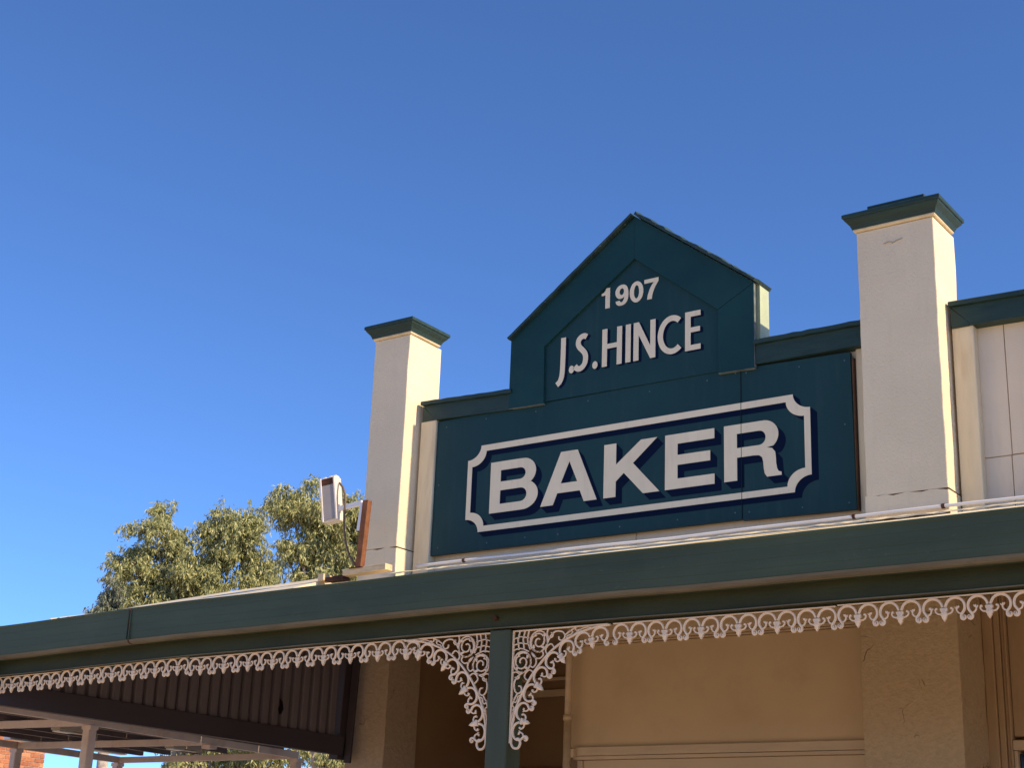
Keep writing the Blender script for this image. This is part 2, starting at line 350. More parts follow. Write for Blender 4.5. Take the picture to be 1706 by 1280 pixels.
# parapet sheets: one under and behind the sign, the right bay in separate sheets with open joints
def parapet_panel(x0, x1, z0, z1, y0=YW):
    return box('wall_panel', M['cream_panel'], shop, x0, x1, y0, YW + 0.10, z0, z1, 0.003)
parapet_panel(-6.29, -4.622, 3.40, 4.66); parapet_panel(-4.618, -3.10, 3.40, 4.66)
parapet_panel(-2.60, -2.330, 3.917, 4.70); parapet_panel(-2.60, -2.333, 3.40, 3.913)
parapet_panel(-2.326, -1.42, 3.919, 4.70); parapet_panel(-2.329, -1.42, 3.40, 3.914)
parapet_panel(-1.416, -0.50, 3.919, 4.70); parapet_panel(-1.416, -0.50, 3.40, 3.914); parapet_panel(-0.496, 1.24, 3.40, 4.70)
parapet_panel(1.70, 6.0, 3.40, 4.70)
MB().box(-6.28, 6.0, YW + 0.102, YW + 0.138, 3.38, 4.62).build('parapet_backing', M['cream'], shop)
# vertical trims beside the piers
box('corner_trim', M['cream_trim'], shop, -6.293, -6.162, 7.645, YW - 0.002, 3.52, 4.662, 0.006)
box('corner_trim', M['cream_trim'], shop, -3.165, -3.085, 7.69, YW - 0.002, 3.52, 4.650, 0.006)
box('corner_trim', M['cream_trim'], shop, -2.590, -2.470, 7.655, YW - 0.002, 3.50, 4.655, 0.006)

# green coping boards: face board with mitred end piece, cap on top
def coping(x0, x1, z0, z1, mitre=True, y=7.64, dz=0.0):
    zc = z1 - 0.035
    def zz(x): return dz * (x - x0) / (x1 - x0)
    if mitre:
        k = 0.10
        MB().prism([(x0 + 0.004, zc), (x0 + k, z0 + 0.012 + zz(x0 + k)), (x0 + k, z0 + zz(x0 + k)), (x1, z0 + zz(x1)), (x1, zc + zz(x1))], y, YW).build('coping_board', M['coping'], shop)
        MB().prism([(x0, zc - 0.003), (x0, z0 - 0.004), (x0 + k - 0.003, z0 - 0.004), (x0 + k - 0.003, z0 + 0.010)], y + 0.002, YW).build('coping_board', M['coping'], shop)
    else:
        MB().prism([(x0, zc), (x0, z0), (x1, z0 + zz(x1)), (x1, zc + zz(x1))], y, YW).build('coping_board', M['coping'], shop)
    v = MB(); n = 14
    for i in range(n):
        a = x0 + (x1 - x0) * i / n; b = x0 + (x1 - x0) * (i + 1) / n
    xs = [x0 - 0.006 + (x1 - x0 + 0.006) * i / n for i in range(n + 1)]
    js = {x: rng.uniform(-0.0025, 0.0025) for x in xs}
    v.extrude_x([(y - 0.022, zc + 0.002), (y - 0.022, zc + 0.026), (y - 0.006, z1), (YW + 0.15, z1 + 0.004), (YW + 0.15, zc + 0.002)], xs, lambda x: zz(x) + js[x])
    v.build('coping_cap', M['coping'], shop, fix=True)
coping(-6.280, -5.53, 4.666, 4.810, True, dz=-0.030)
coping(-3.765, -3.070, 4.648, 4.800, False)
coping(-2.585, 1.23, 4.655, 4.806, True, dz=-0.08)
coping(1.70, 6.0, 4.62, 4.76, False)

# gable body behind the name panel, its face boards and its rough capping
GB = [(-5.535, 4.55), (-5.535, 5.145), (-4.640, 5.835), (-3.760, 5.190), (-3.760, 4.55)]
MB().prism(GB, 7.695, 7.815).build('gable_wall', paint('pale_green_return_paint', (0.42, 0.47, 0.30), 0.6, 0.12, 8, 0.2, 40), shop)
YF = 7.632
outer_l, outer_la, apex = (-5.552, 5.120), (-5.552, 4.640), (-4.603, 5.800)
MB().prism([(-5.552, 4.642), (-5.276, 4.636), (-5.285, 5.030), (-4.609, 5.507), (-4.605, 5.800), (-5.552, 5.122)], YF + 0.001, 7.660).build('frame_board', M['teal_board'], shop)
MB().prism([(-4.602, 5.800), (-4.606, 5.507), (-4.009, 5.040), (-3.770, 5.168)], YF - 0.003, 7.660).build('frame_board', M['teal_board'], shop)
MB().prism([(-3.772, 5.165), (-4.011, 5.037), (-4.011, 4.629), (-3.772, 4.624)], YF, 7.660).build('frame_board', M['teal_board'], shop)
box('lit_board_edge', M['lit_edge'], shop, -3.7715, -3.7693, YF + 0.001, 7.655, 4.626, 5.163, 0.0)
MB().prism([(-5.552, 4.6395), (-5.276, 4.6335), (-5.276, 4.6358), (-5.552, 4.6418)], YF + 0.002, 7.659).build('lit_board_edge', M['lit_edge'], shop)
MB().prism([(-4.011, 4.6262), (-3.773, 4.6212), (-3.773, 4.6236), (-4.011, 4.6288)], YF + 0.002, 7.659).build('lit_board_edge', M['lit_edge'], shop)
def ridge(a, b, n=34, rough=0.004):
    mb = MB(); A = Vector((a[0], 0, a[1])); B = Vector((b[0], 0, b[1])); d = (B - A).normalized(); up = Vector((-d.z, 0, d.x))
    if up.z < 0: up = -up
    st = []
    for i in range(n + 1):
        p = A.lerp(B, i / n); j = rng.uniform(-rough, rough)
        for y, h in ((7.603, 0.0), (7.603, 0.018 + j), (YF + 0.02, 0.026 + j), (7.825, 0.026 + j * 0.5), (7.825, 0.0)):
            q = p + up * h; st.append((q.x, y, q.z))
    f = []
    for i in range(n):
        for k in range(5):
            f.append((i * 5 + k, i * 5 + (k + 1) % 5, (i + 1) * 5 + (k + 1) % 5, (i + 1) * 5 + k))
    f.append((0, 1, 2, 3, 4)); f.append(tuple(n * 5 + 4 - k for k in range(5)))
    mb.add(st, f); mb.build('ridge_cap', M['gable_cap'], shop, fix=True)
M['gable_cap'] = paint('flaking_dark_green_cap', (0.018, 0.045, 0.042), 0.6, 0.35, 10, 0.5, 40, dirt=(0.08, 0.10, 0.08), dirt_amt=0.5, chips=(0.5, 0.5, 0.42), chip_amt=0.5)
ridge((-5.556, 5.118), (-4.612, 5.806), 26, 0.0018)
ridge((-4.600, 5.806), (-3.758, 5.170), 44, 0.0055)

# piers
def moulded_cap(parent, x0, x1, y0, y1, zt, prof, name, mat):
    """profile (out, z) run round the pier, mitred at the corners"""
    mb = MB(); ring = []
    jz = {}
    for o_, z in prof:
        ring.append([(x0 - o_, y0 - o_, z), (x1 + o_, y0 - o_, z), (x1 + o_, y1 + o_, z), (x0 - o_, y1 + o_, z)])
    v = [p for r_ in ring for p in r_]; f = []
    for i in range(len(ring) - 1):
        for k in range(4):
            f.append((i * 4 + k, i * 4 + (k + 1) % 4, (i + 1) * 4 + (k + 1) % 4, (i + 1) * 4 + k))
    f.append((3, 2, 1, 0)); n = (len(ring) - 1) * 4; f.append((n, n + 1, n + 2, n + 3))
    return mb.add(v, f).build(name, mat, parent)

def pier(x0, x1, y0, y1, ztop, zsoff, seed, block=False, plinth=True, zpl=3.715):
    up = wobble_box('pilaster', M['cream'], shop, x0, x1, y0, y1, zpl + 0.006 if plinth else 3.34, ztop, 0.055, 0.0045, seed)
    if plinth:
        wobble_box('plinth', M['cream'], up, x0 - 0.007, x1 + 0.006, y0 - 0.008, y1, 3.34, zpl, 0.04, 0.004, seed + 5, 0.016)
        MB().box(x0 + 0.004, x1 - 0.004, y0 + 0.006, y1 - 0.01, zpl - 0.014, zpl + 0.012).build('crack', M['crack'], up)
    z = ztop
    yc = y1 - 0.05
    moulded_cap(up, x0, x1, y0, yc, z, [(0.0, z + 0.004), (0.009, z + 0.006), (0.014, z + 0.012), (0.013, z + 0.022)], 'cap_fillet', M['cream_fillet'])
    cove = [(0.018, z + 0.020), (0.021, z + 0.030), (0.028, z + 0.044), (0.040, z + 0.058), (0.050, z + 0.070), (0.053, z + 0.080)]
    moulded_cap(up, x0, x1, y0, yc, z, cove, 'cap_moulding', M['coping'])
    top = [(0.058, z + 0.0805), (0.061, z + 0.085), (0.061, z + 0.103), (0.054, z + 0.108), (0.0, z + 0.112)]
    moulded_cap(up, x0, x1, y0, yc, z, top, 'cap_slab', M['coping'])
    if block:
        MB().box(x0 + 0.058, x1 - 0.055, y0 + 0.03, y1 - 0.08, z + 0.106, z + 0.170, 0.004).build('cap_block', M['coping'], up)
    else:
        wobble_box('cap_block', M['coping'], up, x0 + 0.10, x1 - 0.02, y0 + 0.0, y1 - 0.06, z + 0.106, z + 0.134, 0.04, 0.006, seed, 0.012)
    return up
pier(-6.630, -6.317, 7.50, 7.855, 5.262, 0, 1, False, True, 3.765)
pier(-3.055, -2.605, 7.50, 7.83, 5.270, 0, 2, True, True, 3.715)
pier(1.245, 1.695, 7.50, 7.86, 5.270, 0, 3, True)
box('unseen_shade_board', M['cream_panel'], shop, -2.10, 0.95, 7.615, YW - 0.002, 3.72, 4.58)  # unseen blank board, added to cast the shade strip on the right pier

pts = [(-2.895, 5.168), (-2.862, 5.176), (-2.842, 5.163), (-2.815, 5.174), (-2.785, 5.179)]
v = []; f = []
for i_, (x, z) in enumerate(pts): w_ = 0.0 if i_ in (0, len(pts) - 1) else 0.0003; v += [(x, 7.4925, z - w_ - 0.0002), (x, 7.4925, z + w_ + 0.0002), (x, 7.5045, z - w_), (x, 7.5045, z + w_)]
for i_ in range(len(pts) - 1): a = i_ * 4; f += [(a, a + 4, a + 5, a + 1), (a + 1, a + 5, a + 7, a + 3), (a + 2, a + 6, a + 4, a)]
mesh('crack', v, f, M['hair'], shop)
# lower shafts in rough tan stucco under the verandah
def shaft(x0, x1, y0, y1, mat, seed):
    return wobble_box('pilaster_shaft', mat, shop, x0, x1, y0, y1, -0.1, 3.338, 0.09, 0.006, seed)
shaft(-6.640, -6.322, 7.505, 7.83, M['stucco_shaded'], 4)
shaft(-3.122, -2.600, 7.505, 7.89, M['stucco'], 6)
shaft(1.245, 1.695, 7.505, 7.89, M['stucco'], 8)

# recessed entry between left pier and window bay
MB().box(-6.66, -6.352, 7.832, 9.28, -0.1, 3.30).build('recess_side_wall', M['recess_shaded'], shop)
MB().box(-5.06, -4.98, 7.74, 9.28, -0.1, 3.30).build('recess_side_wall', M['recess_shaded'], shop)
MB().box(-6.35, -5.062, 9.02, 9.28, 2.42, 3.30).build('recess_wall', M['recess_shaded'], shop)
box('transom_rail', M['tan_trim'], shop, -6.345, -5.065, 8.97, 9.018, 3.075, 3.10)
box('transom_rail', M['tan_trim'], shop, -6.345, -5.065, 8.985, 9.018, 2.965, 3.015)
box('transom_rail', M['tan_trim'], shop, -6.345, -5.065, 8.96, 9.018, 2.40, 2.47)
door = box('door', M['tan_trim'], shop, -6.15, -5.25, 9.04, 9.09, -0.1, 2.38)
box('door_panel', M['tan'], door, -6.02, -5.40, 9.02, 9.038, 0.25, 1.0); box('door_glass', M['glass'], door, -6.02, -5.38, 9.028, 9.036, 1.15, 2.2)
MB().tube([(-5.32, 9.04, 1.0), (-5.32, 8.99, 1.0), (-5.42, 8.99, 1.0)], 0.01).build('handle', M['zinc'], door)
MB().box(-6.35, -6.16, 9.03, 9.28, -0.1, 2.40).build('recess_wall', M['recess_shaded'], shop); MB().box(-5.24, -5.063, 9.03, 9.28, -0.1, 2.40).build('recess_wall', M['recess_shaded'], shop)
MB().box(-6.64, -3.12, 7.74, 9.29, 3.302, 3.37).build('recess_ceiling', M['recess_shaded'], shop)

# window bay: smooth head panel, moulded rail, frame and glass
box('head_panel', M['tan'], shop, -5.055, -3.125, 7.70, 7.76, 2.46, 3.062, 0.004)
for y, z0, z1 in ((7.688, 3.064, 3.074), (7.680, 3.077, 3.094), (7.690, 3.097, 3.30)):
    box('head_moulding', M['tan_trim'], shop, -5.055, -3.125, y, 7.762, z0, z1, 0.002)
for y, z0, z1 in ((7.664, 2.412, 2.461), (7.669, 2.390, 2.4095)):
    box('window_rail', M['tan_trim'], shop, -5.00, -3.125, y, 7.76, z0, z1, 0.002)
win = box('window', M['tan_trim'], shop, -4.985, -4.950, 7.690, 7.74, 0.6, 2.388, 0.003)
box('window_frame', M['tan_trim'], win, -3.150, -3.126, 7.690, 7.74, 0.6, 2.388, 0.003)
box('top_panel', M['tan'], win, -4.948, -3.152, 7.702, 7.712, 1.9, 2.388, 0.001)
box('pane', M['glass'], win, -4.948, -3.152, 7.715, 7.720, 0.6, 1.89, 0.0)
MB().box(-5.0, -3.12, 7.69, 7.76, -0.1, 0.598).build('stall_wall', M['tan'], shop)

# bay right of the right pier: jamb, mouldings, fanlight
box('door_jamb', M['jamb'], shop, -2.598, -2.545, 7.872, 7.95, -0.1, 3.30)
box('door_jamb', M['jamb'], shop, -2.543, -2.512, 7.888, 7.95, -0.1, 3.30)
box('door_jamb', M['jamb'], shop, -2.510, -2.496, 7.902, 7.95, -0.1, 3.30)
box('door_jamb', M['jamb'], shop, -2.494, -2.482, 7.893, 7.95, -0.1, 3.30)
box('head_panel', M['jamb'], shop, -2.480, -0.4, 7.925, 7.96, 2.486, 3.30)
box('window_rail', M['tan_trim'], shop, -2.480, -0.4, 7.89, 7.96, 2.415, 2.466)
fan = box('window', M['tan_trim'], shop, -2.480, -2.462, 7.905, 7.96, 0.3, 2.413, 0.002)
box('pane', M['glass'], fan, -2.460, -0.4, 7.93, 7.936, 0.3, 2.40, 0.0)
MB().box(-0.398, 1.245, 7.86, 7.96, -0.1, 3.30).build('side_wall', M['tan'], shop); MB().box(1.695, 6.0, 7.72, 7.96, -0.1, 3.36).build('side_wall', M['tan'], shop)
MB().box(-2.48, -0.40, 7.90, 7.96, -0.1, 0.297).build('stall_wall', M['tan'], shop)

# downpipe
dp = empty('downpipe', (-5.02, 7.64, -0.1), 'tan painted downpipe with a collar beside the plain wall panel right of the post', 'pipe')
MB().tube([(-5.02, 7.63, -0.1), (-5.02, 7.63, 2.63)], 0.0235, 14).build('pipe', M['tan_trim'], dp, True)
MB().tube([(-5.02, 7.63, 2.632), (-5.02, 7.63, 3.30)], 0.0205, 14).build('pipe', M['tan_trim'], dp, True)
MB().tube([(-5.02, 7.63, 2.615), (-5.02, 7.63, 2.645)], 0.0285, 14).build('collar', M['tan_trim'], dp, True)
box('bracket', M['tan_trim'], dp, -4.998, -4.975, 7.63, 7.70, 2.40, 2.45)

# ------------------------------------------------------------------ lettering helpers
def arc(cx, cz, rx, rz, a0, a1, n=14):
    return [(cx + rx * math.cos(R(a0 + (a1 - a0) * i / n)), cz + rz * math.sin(R(a0 + (a1 - a0) * i / n))) for i in range(n + 1)]
def spline(pts, n=8):
    out = []; P = [pts[0]] + list(pts) + [pts[-1]]
    for i in range(1, len(P) - 2):
        p0, p1, p2, p3 = [np.array(P[j], float) for j in (i - 1, i, i + 1, i + 2)]
        for k in range(n):
            t = k / n
            out.append(tuple(0.5 * ((2 * p1) + (-p0 + p2) * t + (2 * p0 - 5 * p1 + 4 * p2 - p3) * t * t + (-p0 + 3 * p1 - 3 * p2 + p3) * t ** 3)))
    out.append(tuple(pts[-1])); return out
def ribbon(pts, w):
    P = [np.array(p, float) for p in pts]; l = []; r = []
    ws = w if isinstance(w, (list, tuple)) else [w] * len(P)
    for i, p in enumerate(P):
        t = P[min(i + 1, len(P) - 1)] - P[max(i - 1, 0)]; t /= np.hypot(*t); n = np.array((-t[1], t[0]))
        l.append(tuple(p + n * ws[i] / 2)); r.append(tuple(p - n * ws[i] / 2))
    return l + r[::-1]

def fill_mesh(contours_list, y, thick):
    """filled flat shapes (list of contour lists, each with its depth step) as one mesh, standing in the x,z plane"""
    V = []; Fc = []
    for contours, yy in contours_list:
        cu = bpy.data.curves.new('c', 'CURVE'); cu.dimensions = '2D'; cu.fill_mode = 'BOTH' if thick else 'FRONT'; cu.extrude = thick / 2
        for ct in contours:
            s = cu.splines.new('POLY'); s.points.add(len(ct) - 1); s.use_cyclic_u = True
            for p, q in zip(s.points, ct): p.co = (q[0], q[1], 0, 1)
        ob = bpy.data.objects.new('c', cu)
        me = bpy.data.meshes.new_from_object(ob)
        n = len(V)
        V += [(v.co.x, yy - v.co.z, v.co.y) for v in me.vertices]
        Fc += [[i + n for i in p.vertices] for p in me.polygons]
        bpy.data.objects.remove(ob); bpy.data.curves.remove(cu); bpy.data.meshes.remove(me)
    return V, Fc
def place(contours, x0, x1, z0, z1, shear=0.0):
    """unit glyph (0..w, 0..1) into the box"""
    xs = [p[0] for c in contours for p in c]; a, b = min(xs), max(xs)
    return [[(x0 + (p[0] - a) / (b - a) * (x1 - x0), z0 + p[1] * (z1 - z0)) for p in c] for c in contours]
def letter(name, contours, parent, yface, shade=None, steps=18):
    v, f = fill_mesh([(contours, yface - 0.003)], 0, 0.002)
    L = mesh(name, v, f, M['letter'], parent)
    if shade:
        lst = []
        for i in range(1, steps + 1):
            t = i / steps
            lst.append(([[(p[0] + shade[0] * t, p[1] + shade[1] * t) for p in c] for c in contours], yface - 0.0018 + 0.0014 * t))
        v, f = fill_mesh(lst, 0, 0)
        mesh('letter_shade', v, f, M['navy'], L)
    return L

# unit glyphs, cap height 1
st, br = 0.235, 0.172
GB_ = [[(0, 0), (0, 1)] + [(0.66, 1)] + arc(0.74, 0.735, 0.29, 0.265, 80, -60, 12) + arc(0.74, 0.285, 0.345, 0.285, 62, -82, 14) + [(0.66, 0)],
       [(st, 0.60), (st, 0.825), (0.64, 0.825)] + arc(0.68, 0.7125, 0.12, 0.1125, 90, -90, 8) + [(0.64, 0.60)],
       [(st, 0.165), (st, 0.43), (0.66, 0.43)] + arc(0.70, 0.2975, 0.135, 0.1325, 90, -90, 8) + [(0.66, 0.165)]]
GA = [[(0, 0), (0.425, 1), (0.79, 1), (1.22, 0), (0.945, 0), (0.855, 0.215), (0.365, 0.215), (0.275, 0)],
      [(0.435, 0.395), (0.615, 0.80), (0.795, 0.395)]]
GK = [[(0, 0), (0, 1), (st + .01, 1), (st + .01, 0.60), (0.74, 1), (1.06, 1), (0.585, 0.585), (1.11, 0), (0.79, 0), (0.405, 0.425), (st + .01, 0.285), (st + .01, 0)]]
GE = [[(0, 0), (0, 1), (0.955, 1), (0.955, 1 - br - .01), (st + .01, 1 - br - .01), (st + .01, 0.612), (0.875, 0.612), (0.875, 0.430), (st + .01, 0.430), (st + .01, br + .01), (0.955, br + .01), (0.955, 0)]]
GR = [[(0, 0), (0, 1), (0.70, 1)] + arc(0.745, 0.735, 0.275, 0.265, 85, -50, 12) +
      [(0.80, 0.515)] + [(0.90, 0.49), (0.955, 0.42), (0.965, 0.33), (0.97, 0.22), (0.985, 0.13), (1.01, 0.075), (1.065, 0.055), (1.065, 0.0), (0.80, 0.0), (0.76, 0.06), (0.742, 0.15), (0.735, 0.26), (0.715, 0.35), (0.66, 0.395), (0.56, 0.405), (st + .01, 0.405), (st + .01, 0)],
      [(st + .01, 0.575), (st + .01, 0.83), (0.62, 0.83)] + arc(0.66, 0.7025, 0.125, 0.1275, 90, -90, 9) + [(0.62, 0.575)]]

# ------------------------------------------------------------------ the big sign
sign = empty('signboard', (-4.67, 7.66, 3.72), 'wide dark teal signboard reading BAKER with a notched cream border', 'sign')
YS = 7.66
box('panel', M['teal'], sign, -6.158, -3.877, YS, YS + 0.030, 3.722, 4.650, 0.0015)
MB().prism([(-3.873, 3.716), (-3.178, 3.704), (-3.186, 4.626), (-3.873, 4.642)], YS, YS + 0.030).build('panel', M['teal'], sign)
box('edge_strip', M['edge'], sign, -3.182, -3.176, YS + 0.012, YS + 0.058, 3.704, 4.60, 0.001)
SH = (0.045, -0.046)
for nm, g, x0, x1 in (('letter', GB_, -5.690, -5.312), ('letter', GA, -5.289, -4.868), ('letter', GK, -4.820, -4.424), ('letter', GE, -4.386, -4.052), ('letter', GR, -3.988, -3.622)):
    letter('letter', place(g, x0, x1, 3.955, 4.297), sign, YS, SH)
def notched(x0, x1, z0, z1, rx, rz, n=10):
    return (arc(x0, z0, rx, rz, 0, 90, n) + arc(x0, z1, rx, rz, -90, 0, n) + arc(x1, z1, rx, rz, 180, 270, n) + arc(x1, z0, rx, rz, 90, 180, n))
bo = notched(-5.880, -3.437, 3.842, 4.427, 0.137, 0.092)
bi = notched(-5.843, -3.475, 3.880, 4.386, 0.137, 0.092)
bo = notched(-5.880, -3.437, 3.842, 4.427, 0.105, 0.092)
bi = notched(-5.844, -3.475, 3.880, 4.386, 0.112, 0.098)
v, f = fill_mesh([([bo, bi], YS - 0.003)], 0, 0.002); border = mesh('border', v, f, M['letter'], sign)
lst = []
for i in range(1, 17):
    t = i / 16
    lst.append(([[(p[0] + 0.042 * t, p[1] - 0.036 * t) for p in c] for c in (bo, bi)], YS - 0.0018 + 0.0014 * t))
v, f = fill_mesh(lst, 0, 0); mesh('border_shade', v, f, M['navy'], border)
box('joint', M['crack2'], sign, -3.8768, -3.8736, YS - 0.0048, YS + 0.001, 3.722, 4.640, 0.0)
M['screw'] = paint('faded_screw_paint', (0.09, 0.14, 0.16), 0.5)
t = MB().tube([(0, 0.002, 0), (0, -0.002, 0)], 0.005, 6); sme = bpy.data.meshes.new('screw'); sme.from_pydata([tuple(p) for p in t.v], [], t.f); sme.materials.append(M['screw'])
for x, z in [(-6.08, 4.60), (-5.75, 4.61), (-5.35, 4.60), (-4.95, 4.61), (-4.5, 4.60), (-4.1, 4.605), (-3.91, 4.62), (-3.84, 4.61), (-3.5, 4.59), (-3.22, 4.58), (-6.1, 3.77), (-5.7, 3.765), (-5.4, 3.77), (-5.15, 3.765), (-4.7, 3.765), (-4.3, 3.765), (-3.92, 3.765), (-3.83, 3.76), (-3.5, 3.75), (-3.22, 3.745), (-6.12, 4.2), (-3.23, 4.2)]:
    link('screw', sme, None, sign, (x, YS, z))

# ------------------------------------------------------------------ the name panel in the gable
name_s = empty('name_panel', (-4.65, 7.66, 4.65), 'gabled teal panel with the date 1907 and raised letters J.S.HINCE', 'sign')
YN = 7.652
MB().prism([(-5.295, 4.654), (-4.022, 4.648), (-4.000, 4.70), (-4.000, 5.05), (-4.609, 5.53), (-5.300, 5.045)], YN, 7.694).build('panel', M['teal'], name_s)
def J():
    return [ribbon([(0.62, 1.0), (0.62, 0.75), (0.62, 0.5), (0.615, 0.2)] + spline([(0.612, 0.13), (0.602, 0.0), (0.575, -0.11), (0.525, -0.195), (0.452, -0.25)], 5)[1:], 0.145)]
HS = 0.255
def fitw(contours, x0, zb, h): return [[(x0 + p[0] * h, zb + p[1] * h) for p in c] for c in contours]
NS = (0.021, -0.012)
zb = 4.815
letter('letter', fitw(J(), -5.302, zb, HS), name_s, YN, NS, 8)
S_ = spline([(0.365, 0.90), (0.30, 0.935), (0.215, 0.925), (0.135, 0.86), (0.115, 0.755), (0.155, 0.655), (0.235, 0.57), (0.315, 0.47), (0.345, 0.35), (0.325, 0.21), (0.255, 0.11), (0.165, 0.072), (0.085, 0.10), (0.03, 0.165)], 6)
letter('letter', fitw([ribbon(S_, 0.145)], -5.058, zb, HS), name_s, YN, NS, 8)
for x in (-5.076, -4.898):
    letter('full_stop', [arc(x, 4.839, 0.0195, 0.026, 0, 342, 19)], name_s, YN, NS, 8)
s_ = 0.145
letter('letter', fitw([[(0, 0), (0, 1), (s_, 1), (s_, 0.59), (0.43, 0.59), (0.43, 1), (0.575, 1), (0.575, 0), (0.43, 0), (0.43, 0.465), (s_, 0.465), (s_, 0)]], -4.846, zb, HS), name_s, YN, NS, 8)
letter('letter', fitw([[(0, 0), (0, 1), (s_, 1), (s_, 0)]], -4.672, zb, HS), name_s, YN, NS, 8)
letter('letter', fitw([[(0, 0), (0, 1), (0.15, 1), (0.475, 0.33), (0.475, 1), (0.62, 1), (0.62, 0), (0.475, 0), (0.145, 0.66), (0.145, 0)]], -4.614, zb, HS), name_s, YN, NS, 8)
Cc = arc(0.40, 0.5, 0.325, 0.43, 52, 310, 26)
letter('letter', fitw([ribbon(Cc, 0.145)], -4.440, zb, HS), name_s, YN, NS, 8)
letter('letter', fitw([[(0, 0), (0, 1), (0.42, 1), (0.42, 0.865), (0.15, 0.865), (0.15, 0.585), (0.405, 0.585), (0.405, 0.46), (0.15, 0.46), (0.15, 0.135), (0.42, 0.135), (0.42, 0)]], -4.246, zb, HS), name_s, YN, NS, 8)
dz0, dh = 5.211, 0.141
letter('digit', fitw([[(0.20, 0), (0.20, 0.655), (0, 0.655), (0, 0.765), (0.12, 0.80), (0.20, 0.88), (0.235, 0.99), (0.44, 0.99), (0.44, 0)]], -4.857, dz0, dh), name_s, YN)
nine_o = spline([(0.03, 0.23), (0.06, 0.11), (0.17, 0.015), (0.34, -0.01), (0.53, 0.05), (0.655, 0.22), (0.695, 0.47), (0.675, 0.72), (0.57, 0.93), (0.36, 1.005), (0.15, 0.94), (0.02, 0.76), (0.02, 0.56), (0.12, 0.385), (0.29, 0.325), (0.43, 0.37), (0.475, 0.42), (0.455, 0.28), (0.39, 0.175), (0.32, 0.155), (0.26, 0.185), (0.24, 0.245)], 4)
letter('digit', fitw([nine_o, arc(0.345, 0.665, 0.118, 0.165, 0, 345, 23)], -4.755, dz0, dh), name_s, YN)
letter('digit', fitw([arc(0.355, 0.5, 0.355, 0.51, 0, 350, 35), arc(0.355, 0.5, 0.135, 0.325, 0, 345, 23)], -4.647, dz0, dh), name_s, YN)
letter('digit', fitw([[(0, 0.985), (0.73, 0.985), (0.73, 0.815)] + spline([(0.58, 0.60), (0.47, 0.36), (0.41, 0.15), (0.395, 0)], 4) + [(0.155, 0)] + spline([(0.18, 0.2), (0.27, 0.46), (0.38, 0.66), (0.495, 0.80)], 4) + [(0, 0.80)]], -4.540, dz0, dh), name_s, YN)

# ------------------------------------------------------------------ verandah
ver = empty('verandah', (-3.0, 6.3, 0), 'green and cream street verandah with deep gutter, square post and cast iron lace', 'verandah')
def sag(x):
    return float(np.interp(x, [-7.8, -6.9, -6.2, -5.88, -5.0, -4.25, -1.9, 6], [-0.047, -0.036, -0.023, -0.015, -0.006, 0, 0, -0.003])) + 0.0012 * math.sin(x * 3.1) + 0.0008 * math.sin(x * 7.7)
GP = [(4.975, 2.906), (4.974, 2.898), (4.979, 2.893), (4.980, 2.868), (4.9807, 2.866), (4.980, 2.864), (4.9815, 2.826), (4.9823, 2.824), (4.9818, 2.822), (4.983, 2.790), (4.9837, 2.788), (4.983, 2.786), (4.985, 2.757), (4.989, 2.745), (4.999, 2.737), (5.018, 2.734),
      (5.085, 2.742), (5.088, 2.746), (5.088, 2.880), (5.084, 2.880), (5.084, 2.752), (4.997, 2.752), (4.990, 2.760), (4.985, 2.904), (4.980, 2.909)]
def gutter(x0, x1):
    n = int((x1 - x0) / 0.12); xs = [x0 + (x1 - x0) * i / n for i in range(n + 1)]
    return MB().extrude_x(GP, xs, sag).build('gutter', M['gutter'], ver, fix=True)
gutter(-8.6, -5.886); gutter(-5.880, 6.0)
M['lip'] = paint('dusty_worn_gutter_lip', (0.16, 0.14, 0.095), 0.8, 0.25, 6, 0.2, 40, dirt=(0.10, 0.10, 0.07), dirt_amt=0.6, spec=0.15, stretch=(0.6, 4, 4))
LPR = [(4.9842, 2.7525), (4.9835, 2.7525), (4.9878, 2.7425), (4.9985, 2.7355), (5.0175, 2.7325), (5.0175, 2.7338), (4.999, 2.7368), (4.9889, 2.7445)]
for a_, b_ in ((-8.6, -5.886), (-5.880, 6.0)):
    n_ = int((b_ - a_) / 0.12); MB().extrude_x(LPR, [a_ + (b_ - a_) * i / n_ for i in range(n_ + 1)], sag).build('gutter_lip', M['lip'], ver, fix=True)
# the open lapped joint
jm = MB()
for x0, x1, o_ in ((-5.8875, -5.8785, 0.003),):
    prof = [(y - o_, z - (0.002 if z < 2.75 else 0)) for y, z in GP[:17]] + [(y + 0.003, z + 0.003) for y, z in GP[:17]][::-1]
    jm.extrude_x(prof, [x0, x1], sag)
jm.build('gutter_joint', M['dark_rust'], ver, fix=True)
fl = MB()
for s in (-1, 1):
    xs = [-5.883 + s * 0.006, -5.883 + s * 0.012, -5.883 + s * 0.03]
    for i in range(2):
        pass
    fl.box(min(xs[0], xs[1]), max(xs[0], xs[1]), 4.9745, 4.986, 2.752 - 0.015, 2.90 - 0.015, 0.001)
fl.build('joint_flange', M['gutter'], ver)
# beam behind and below the gutter, thin packing strip above the lace
n = 90; xs = [-8.6 + 14.6 * i / n for i in range(n + 1)]
MB().extrude_x([(5.095, 2.664), (5.095, 2.85), (5.19, 2.85), (5.19, 2.664)], xs, sag).build('beam', M['beam'], ver, fix=True)
MB().extrude_x([(5.087, 2.6645), (5.087, 2.6685), (5.094, 2.6685), (5.094, 2.6645)], xs, sag).build('beam_bead', M['lip'], ver, fix=True)
bolt = MB().tube([(-3.72, 5.094, 2.708), (-3.72, 5.078, 2.708)], 0.010, 6).build('bolt', M['dark_rust'], ver)
